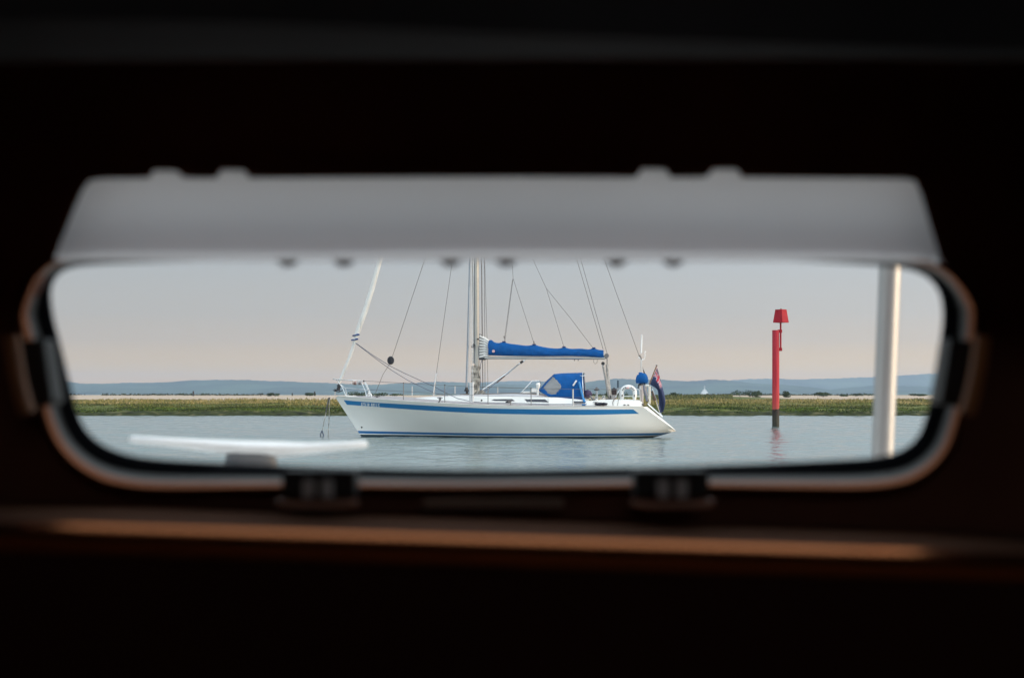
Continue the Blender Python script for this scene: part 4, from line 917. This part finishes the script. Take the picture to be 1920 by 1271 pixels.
def varnish(name, dcol, gcol, rough, f):
    """oiled wood under warm varnish: tinted sheen over a diffuse grain"""
    m = mat(name, dcol, .6, var=.25, vscale=9, spec=.1); t = m.node_tree; b = t.nodes['Principled BSDF']; g = N(t, 'ShaderNodeBsdfGlossy'); x = N(t, 'ShaderNodeMixShader')
    g.inputs['Color'].default_value = (*gcol, 1); g.inputs['Roughness'].default_value = rough; x.inputs[0].default_value = f
    t.links.new(b.outputs[0], x.inputs[1]); t.links.new(g.outputs[0], x.inputs[2]); t.links.new(x.outputs[0], t.nodes['Material Output'].inputs['Surface']); return m
trim = varnish('trim_wood', (.26, .075, .028), (.30, .105, .045), .4, .5)
# wall with the opening
def make_wall():
    W = []
    low = ring_px(50)
    Lw = [tuple(p) for p in low if p[1] > 560]
    Lw.sort(key=lambda p: math.atan2(p[1]-640, p[0]-940))
    pts = Lw+[(62, 556), (84, 510), (106, 480), (140, 408), (163, 356), (180, 343), (215, 340), (284, 339), (290, 325), (322, 325), (357, 338), (410, 338), (418, 324), (448, 324), (477, 338), (600, 337), (960, 336), (1184, 337), (1208, 322), (1242, 322), (1256, 337), (1314, 337), (1342, 322), (1374, 322), (1390, 337), (1690, 339), (1714, 343), (1728, 372), (1748, 440), (1760, 478), (1778, 505), (1800, 545)]
    pts.sort(key=lambda p: math.atan2(p[1]-640, p[0]-940)); n = len(pts)
    def outerp(p):
        dx, dy = p[0]-940, p[1]-640; k = min((4600 if dx < 0 else 3900)/abs(dx) if dx else 1e9, (1900 if dy < 0 else 3200)/abs(dy) if dy else 1e9); return (940+dx*k, 640+dy*k)
    mb = MB(); a = [at(x, y, WY) for x, y in pts]; o_ = [at(*outerp(p), WY) for p in pts]; b = [Vector((p.x*1.012, 1.100, H+(p.z-H)*1.04)) for p in a]
    o2 = [Vector((p.x, 1.100, p.z)) for p in o_]
    vs = a+o_+b+o2; fs = []
    for i in range(n):
        j = (i+1) % n; fs += [(i, j, n+j, n+i), (2*n+j, 2*n+i, 3*n+i, 3*n+j), (j, i, 2*n+i, 2*n+j), (n+i, n+j, 3*n+j, 3*n+i)]
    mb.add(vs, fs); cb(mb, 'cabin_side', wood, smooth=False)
    x0, x1 = o_[0].x, 0
    xs = [p.x for p in o_]; zs = [p.z for p in o_]
    return min(xs), max(xs), min(zs), max(zs)
bx0, bx1, bz0, bz1 = make_wall()
def slab(name, c, d, m): mb = MB(); mb.box(c, d); cb(mb, name, m, smooth=False)
cx, cz = (bx0+bx1)/2, (bz0+bz1)/2; wx, wz = bx1-bx0, bz1-bz0; yb = -1.6; yc = (yb+1.068)/2; wy = 1.068-yb
hx0, hx1, hy0, hy1 = -.1, .6, -1.3, -.6          # unseen deckhead opening behind us, added to let in fill light
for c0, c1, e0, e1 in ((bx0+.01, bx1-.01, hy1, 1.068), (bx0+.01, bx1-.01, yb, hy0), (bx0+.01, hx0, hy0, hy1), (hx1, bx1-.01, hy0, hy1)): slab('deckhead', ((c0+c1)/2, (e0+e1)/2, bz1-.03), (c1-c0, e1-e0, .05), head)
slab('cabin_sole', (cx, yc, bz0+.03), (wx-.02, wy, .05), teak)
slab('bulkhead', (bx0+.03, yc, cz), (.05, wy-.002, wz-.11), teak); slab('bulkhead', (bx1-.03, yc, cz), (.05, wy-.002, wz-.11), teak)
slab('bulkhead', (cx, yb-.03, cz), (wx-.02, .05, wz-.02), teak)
# frame rings
def ring(name, profile, m, parent=cabin):
    mb = MB(); rings = [W3(ring_px(d), Y) for d, Y in profile]; n = NI; vs = [p for r in rings for p in r]; fs = []; K = len(rings)
    for i in range(K):
        j = (i+1) % K
        for q in range(n): fs.append((i*n+q, i*n+(q+1) % n, j*n+(q+1) % n, j*n+q))
    mb.add(vs, fs); return cb(mb, name, m, parent, angle=50)
frame = ring('window_frame', [(27, 1.098), (31, 1.092), (50, 1.064), (54, 1.066), (54, 1.10), (27, 1.108)], frm_g)
ring('gasket', [(0, 1.104), (2, 1.096), (28, 1.090), (29, 1.10), (29, 1.115), (0, 1.113)], frm_b, frame)
ring('wood_trim', [(48, 1.060), (52, 1.053), (59, 1.048), (66, 1.050), (72, 1.057), (74, 1.068), (48, 1.068)], trim, frame)
# translucent grey flap across the top of the opening
flapm = bpy.data.materials.new('flap_translucent'); flapm.use_nodes = True; t = flapm.node_tree; t.nodes.remove(t.nodes['Principled BSDF'])
tr = N(t, 'ShaderNodeBsdfTranslucent'); df = N(t, 'ShaderNodeBsdfDiffuse'); mxs = N(t, 'ShaderNodeMixShader'); mxs.inputs[0].default_value = .12
tcn = N(t, 'ShaderNodeTexCoord'); nn_ = N(t, 'ShaderNodeTexNoise'); nn_.inputs['Scale'].default_value = 3; rp = N(t, 'ShaderNodeValToRGB')
rp.color_ramp.elements[0].color = (.795, .755, .765, 1); rp.color_ramp.elements[1].color = (.85, .81, .82, 1)
t.links.new(tcn.outputs['Object'], nn_.inputs['Vector']); t.links.new(nn_.outputs[0], rp.inputs[0])
for q in (tr, df): t.links.new(rp.outputs[0], q.inputs[0])
t.links.new(tr.outputs[0], mxs.inputs[1]); t.links.new(df.outputs[0], mxs.inputs[2]); t.links.new(mxs.outputs[0], t.nodes['Material Output'].inputs['Surface'])
def make_flap():
    poly = [(112, 489), (102, 484), (106, 474), (134, 404), (154, 357), (168, 338), (190, 335), (280, 334), (288, 320), (332, 320), (344, 334), (406, 334), (414, 319), (458, 319), (468, 334), (960, 332), (1194, 333), (1202, 317), (1248, 317), (1258, 333), (1326, 333), (1336, 317), (1382, 317), (1392, 333), (1695, 335), (1716, 339), (1726, 362), (1746, 430), (1760, 476), (1762, 484), (1752, 489), (1400, 490), (960, 490), (500, 490)]
    def Yf(y): return 1.064-(y-332)/158*.022
    mb = MB(); a = [at(x, y, Yf(y)) for x, y in poly]; b = [p+Vector((0, -.0035, 0)) for p in a]; n = len(a)
    mb.add(a, [tuple(range(n))])
    fl = cb(mb, 'window_flap', flapm, cabin, smooth=False)
    km = mat('knob_grey', (.75, .77, .85), .5)
    for px in (540, 645, 845, 949, 1156, 1262):
        mb = MB(); c = at(px, 488, 1.036); s = 1.036/F; rings = []
        for zz, r_ in ((0, 22), (-3, 21), (-8, 14), (-11.5, 9), (-12.5, 3)): rings.append([(c.x+r_*s*math.cos(a), c.y+.5*r_*s*math.sin(a), c.z+zz*s) for a in np.linspace(0, 2*PI, 16, endpoint=False)])
        mb.loft(rings); cb(mb, 'knob', km, fl)
make_flap()
# catches on the lower frame
def catch(cxp, y0, y1, wpx):
    s = 1.035/F; c = at(cxp, (y0+y1)/2, 1.035); hh = (y1-y0)*s; ww = wpx*s
    mb = MB(); mb.box(c+Vector((0, 0, .004)), (ww*.92, .03, hh*.8)); b = cb(mb, 'window_catch', mat('catch_dark', (.016, .012, .010), .6), frame, bevel=.002)
    mb = MB(); mb.tube([c+Vector((-ww/2, -.016, -hh*.38)), c+Vector((-ww*.3, -.02, -hh*.44)), c+Vector((ww*.3, -.02, -hh*.44)), c+Vector((ww/2, -.016, -hh*.38))], .0024, 8); l = cb(mb, 'catch_lip', mat('lip_brown', (.62, .32, .22), .4), cabin); l.parent = b
    for sx in (-1, 1):
        mb = MB(); q = c+Vector((sx*17*s, -.018, .002)); mb.tube([q+Vector((0, 0, -hh*.3)), q+Vector((0, 0, hh*.2))], .0042, 10); l = cb(mb, 'catch_pin', mat('pin_grey', (.75, .74, .74), .5), cabin); l.parent = b
catch(602, 884, 946, 148); catch(1256, 884, 946, 150)
mb = MB(); c = at(925, 942, 1.056); mb.box(c, (262*1.062/F, .008, 22*1.062/F)); cb(mb, 'maker_plate', mat('plate_brown', (.36, .24, .18), .6), frame, bevel=.002)
# side latches with wooden edges
def latch(cxp, sg):
    s = 1.04/F
    mb = MB(); pts = [at(cxp+sg*dx, y, 1.01) for dx, y in ((0, 630), (4, 660), (10, 700), (20, 745), (30, 775))]; mb.tube(pts, .0058, 8); b = cb(mb, 'latch_edge', mat('latch_wood', (.50, .19, .06), .5), frame)
    mb = MB(); c = at(cxp+sg*50, 700, 1.04); mb.box(c, (.022, .03, .045), Matrix.Rotation(-sg*.15, 3, 'Y')); l = cb(mb, 'latch_body', MATS['catch_dark'], cabin, bevel=.003); l.parent = b
latch(22, 1); latch(1842, -1)
# varnished fiddle rail below the window
def make_rail():
    Yr = .80; mb = MB(); pts = []; rings = []
    for i in range(25):
        f = i/24; px = -4000+f*9900; py = 1013+(px-960)*.0305; c = at(px, py, Yr); pts.append(c); ring = []
        for k in range(13):                       # gently crowned top, falling towards the cabin
            u = k/12; ring.append((c.x, Yr-.0075+.015*u, c.z+.0011*(-1+2*(1-(1-u)**1.7))))
        ring += [(c.x, Yr+.011, c.z-.012), (c.x, Yr-.010, c.z-.012), (c.x, Yr-.011, c.z-.005)]; rings.append(ring)
    mb.loft(rings); cb(mb, 'fiddle_rail', varnish('varnished_teak', (.25, .08, .025), (.62, .215, .085), .24, .85), cabin, angle=40)
    mb = MB(); 
    c0, c1 = pts[0], pts[-1]; d = (c1-c0); ang = math.atan2(d.z, d.x); mid = (c0+c1)/2
    mb.box(mid+Vector((0, .0, -.0775)), (d.length, .010, .128), Matrix.Rotation(-ang, 3, 'Y')); cb(mb, 'fiddle_board', mat('board_dark', (.035, .010, .007), .7, spec=.1), cabin, smooth=False)
    mb = MB(); mb.box(mid+Vector((0, .138, -.0175)), (d.length, .252, .016), Matrix.Rotation(-ang, 3, 'Y')); cb(mb, 'shelf', mat('shelf_dark', (.17, .08, .05), .9, spec=.02), cabin, smooth=False)
make_rail()

def make_beam():
    Y0, Y1 = .70, .80; mb = MB(); rings = []
    for px, ya, yb_ in ((-4600, 20, 122), (-400, 45, 118), (100, 36, 114), (500, 44, 112), (900, 62, 111), (1300, 78, 110), (1700, 92, 110), (2300, 104, 112), (5500, 112, 122)):
        p = at(px, ya, Y0); q = at(px, yb_, Y1); rings.append([(p.x, Y0, p.z), (p.x, (Y0+Y1)/2, (p.z+q.z)/2-.002), (p.x, Y1, q.z), (p.x, Y1, p.z+.25), (p.x, Y0, p.z+.25)])
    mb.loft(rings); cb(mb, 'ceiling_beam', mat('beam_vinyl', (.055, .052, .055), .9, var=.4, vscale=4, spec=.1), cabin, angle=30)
make_beam()
# outside: our own side deck, deck cleat and guard rail stanchion
gel = mat('own_gelcoat', (.70, .70, .68), .4, var=.05)
DZ = H-.132
mb = MB(); mb.box((0, 1.765, DZ-.03), (7.9, 1.27, .06)); cb(mb, 'side_deck', gel, cabin, smooth=False)
mb = MB(); mb.box((0, 2.372, (DZ-.3)/2-.02), (7.9, .06, DZ+.28)); cb(mb, 'topsides', gel, cabin, smooth=False)
def make_cleat():
    Yc = 2.0; s = Yc/F; mb = MB(); cm = mat('polished_alloy', (.80, .82, .84), .30, metal=.35, var=.03)
    pts = []; rad = []
    for px, py, r_ in ((243, 823, 4), (250, 823, 7.5), (320, 829, 9), (400, 836, 13), (460, 841, 16), (520, 842, 16), (580, 840, 11), (640, 835.5, 8.5), (682, 833, 8), (689, 832.5, 4.5)):
        pts.append(at(px, py, Yc)); rad.append(r_*s)
    mb.tube(pts, rad, 14, flat=.95)
    k = cb(mb, 'deck_cleat', cm, cabin)
    mb = MB(); rings = []
    for zz, hx, hy in ((at(0, 846, Yc).z+.004, .030, .008), (at(0, 850, Yc).z, .032, .010), (DZ+.012, .042, .016), (DZ+.004, .062, .024), (DZ+.0015, .066, .026)):
        c = at(482, 846, Yc); rings.append([(c.x-.008+hx*(abs(math.cos(a))**.6)*(1 if math.cos(a) > 0 else -1), c.y+hy*math.sin(a), zz) for a in np.linspace(0, 2*PI, 24, endpoint=False)])
    mb.loft(rings); l = cb(mb, 'cleat_foot', mat('cast_alloy', (.10, .105, .115), .6, metal=.2), cabin); l.parent = k
make_cleat()
def make_stanchion():
    Ys = 2.12; s = Ys/F; mb = MB(); cm = mat('brushed_steel', (.42, .415, .41), .45, metal=.8, var=.05)
    mb.tube([at(1653, 904, Ys), at(1655, 850, Ys), at(1669, 500, Ys), at(1690, 0, Ys)], [20.5*s, 20.5*s, 20.5*s, 20.5*s], 28); st = cb(mb, 'guard_rail_stanchion', cm, cabin)
    mb = MB(); a = at(1653, 904, Ys); mb.tube([Vector((a.x, a.y, DZ+.03)), Vector((a.x, a.y, DZ+.008)), Vector((a.x, a.y, DZ+.001))], [.017, .02, .04], 20); l = cb(mb, 'stanchion_base', cm, cabin); l.parent = st
    mb = MB(); a = at(1690, 0, Ys); mb.tube([a-Vector((3.5, 0, 0)), a, a+Vector((3, 0, 0))], .005, 6); l = cb(mb, 'guard_wire', steel, cabin); l.parent = st
make_stanchion()

# ------------------------------------------------------------------ haze: one box of even air round everything
def make_haze():
    m = bpy.data.materials.new('haze'); m.use_nodes = True; t = m.node_tree; t.nodes.remove(t.nodes['Principled BSDF'])
    v = N(t, 'ShaderNodeVolumePrincipled'); v.inputs['Color'].default_value = (.54, .72, .95, 1); v.inputs['Density'].default_value = .00021; v.inputs['Anisotropy'].default_value = .2
    t.links.new(v.outputs[0], t.nodes['Material Output'].inputs['Volume'])
    mb = MB(); mb.box((0, 2600, 36.2), (14000, 5600, 77)); o = mb.build('haze', m, smooth=False); tag(o, 'pale evening haze over the water and hills', 'haze', kind='stuff')
make_haze()
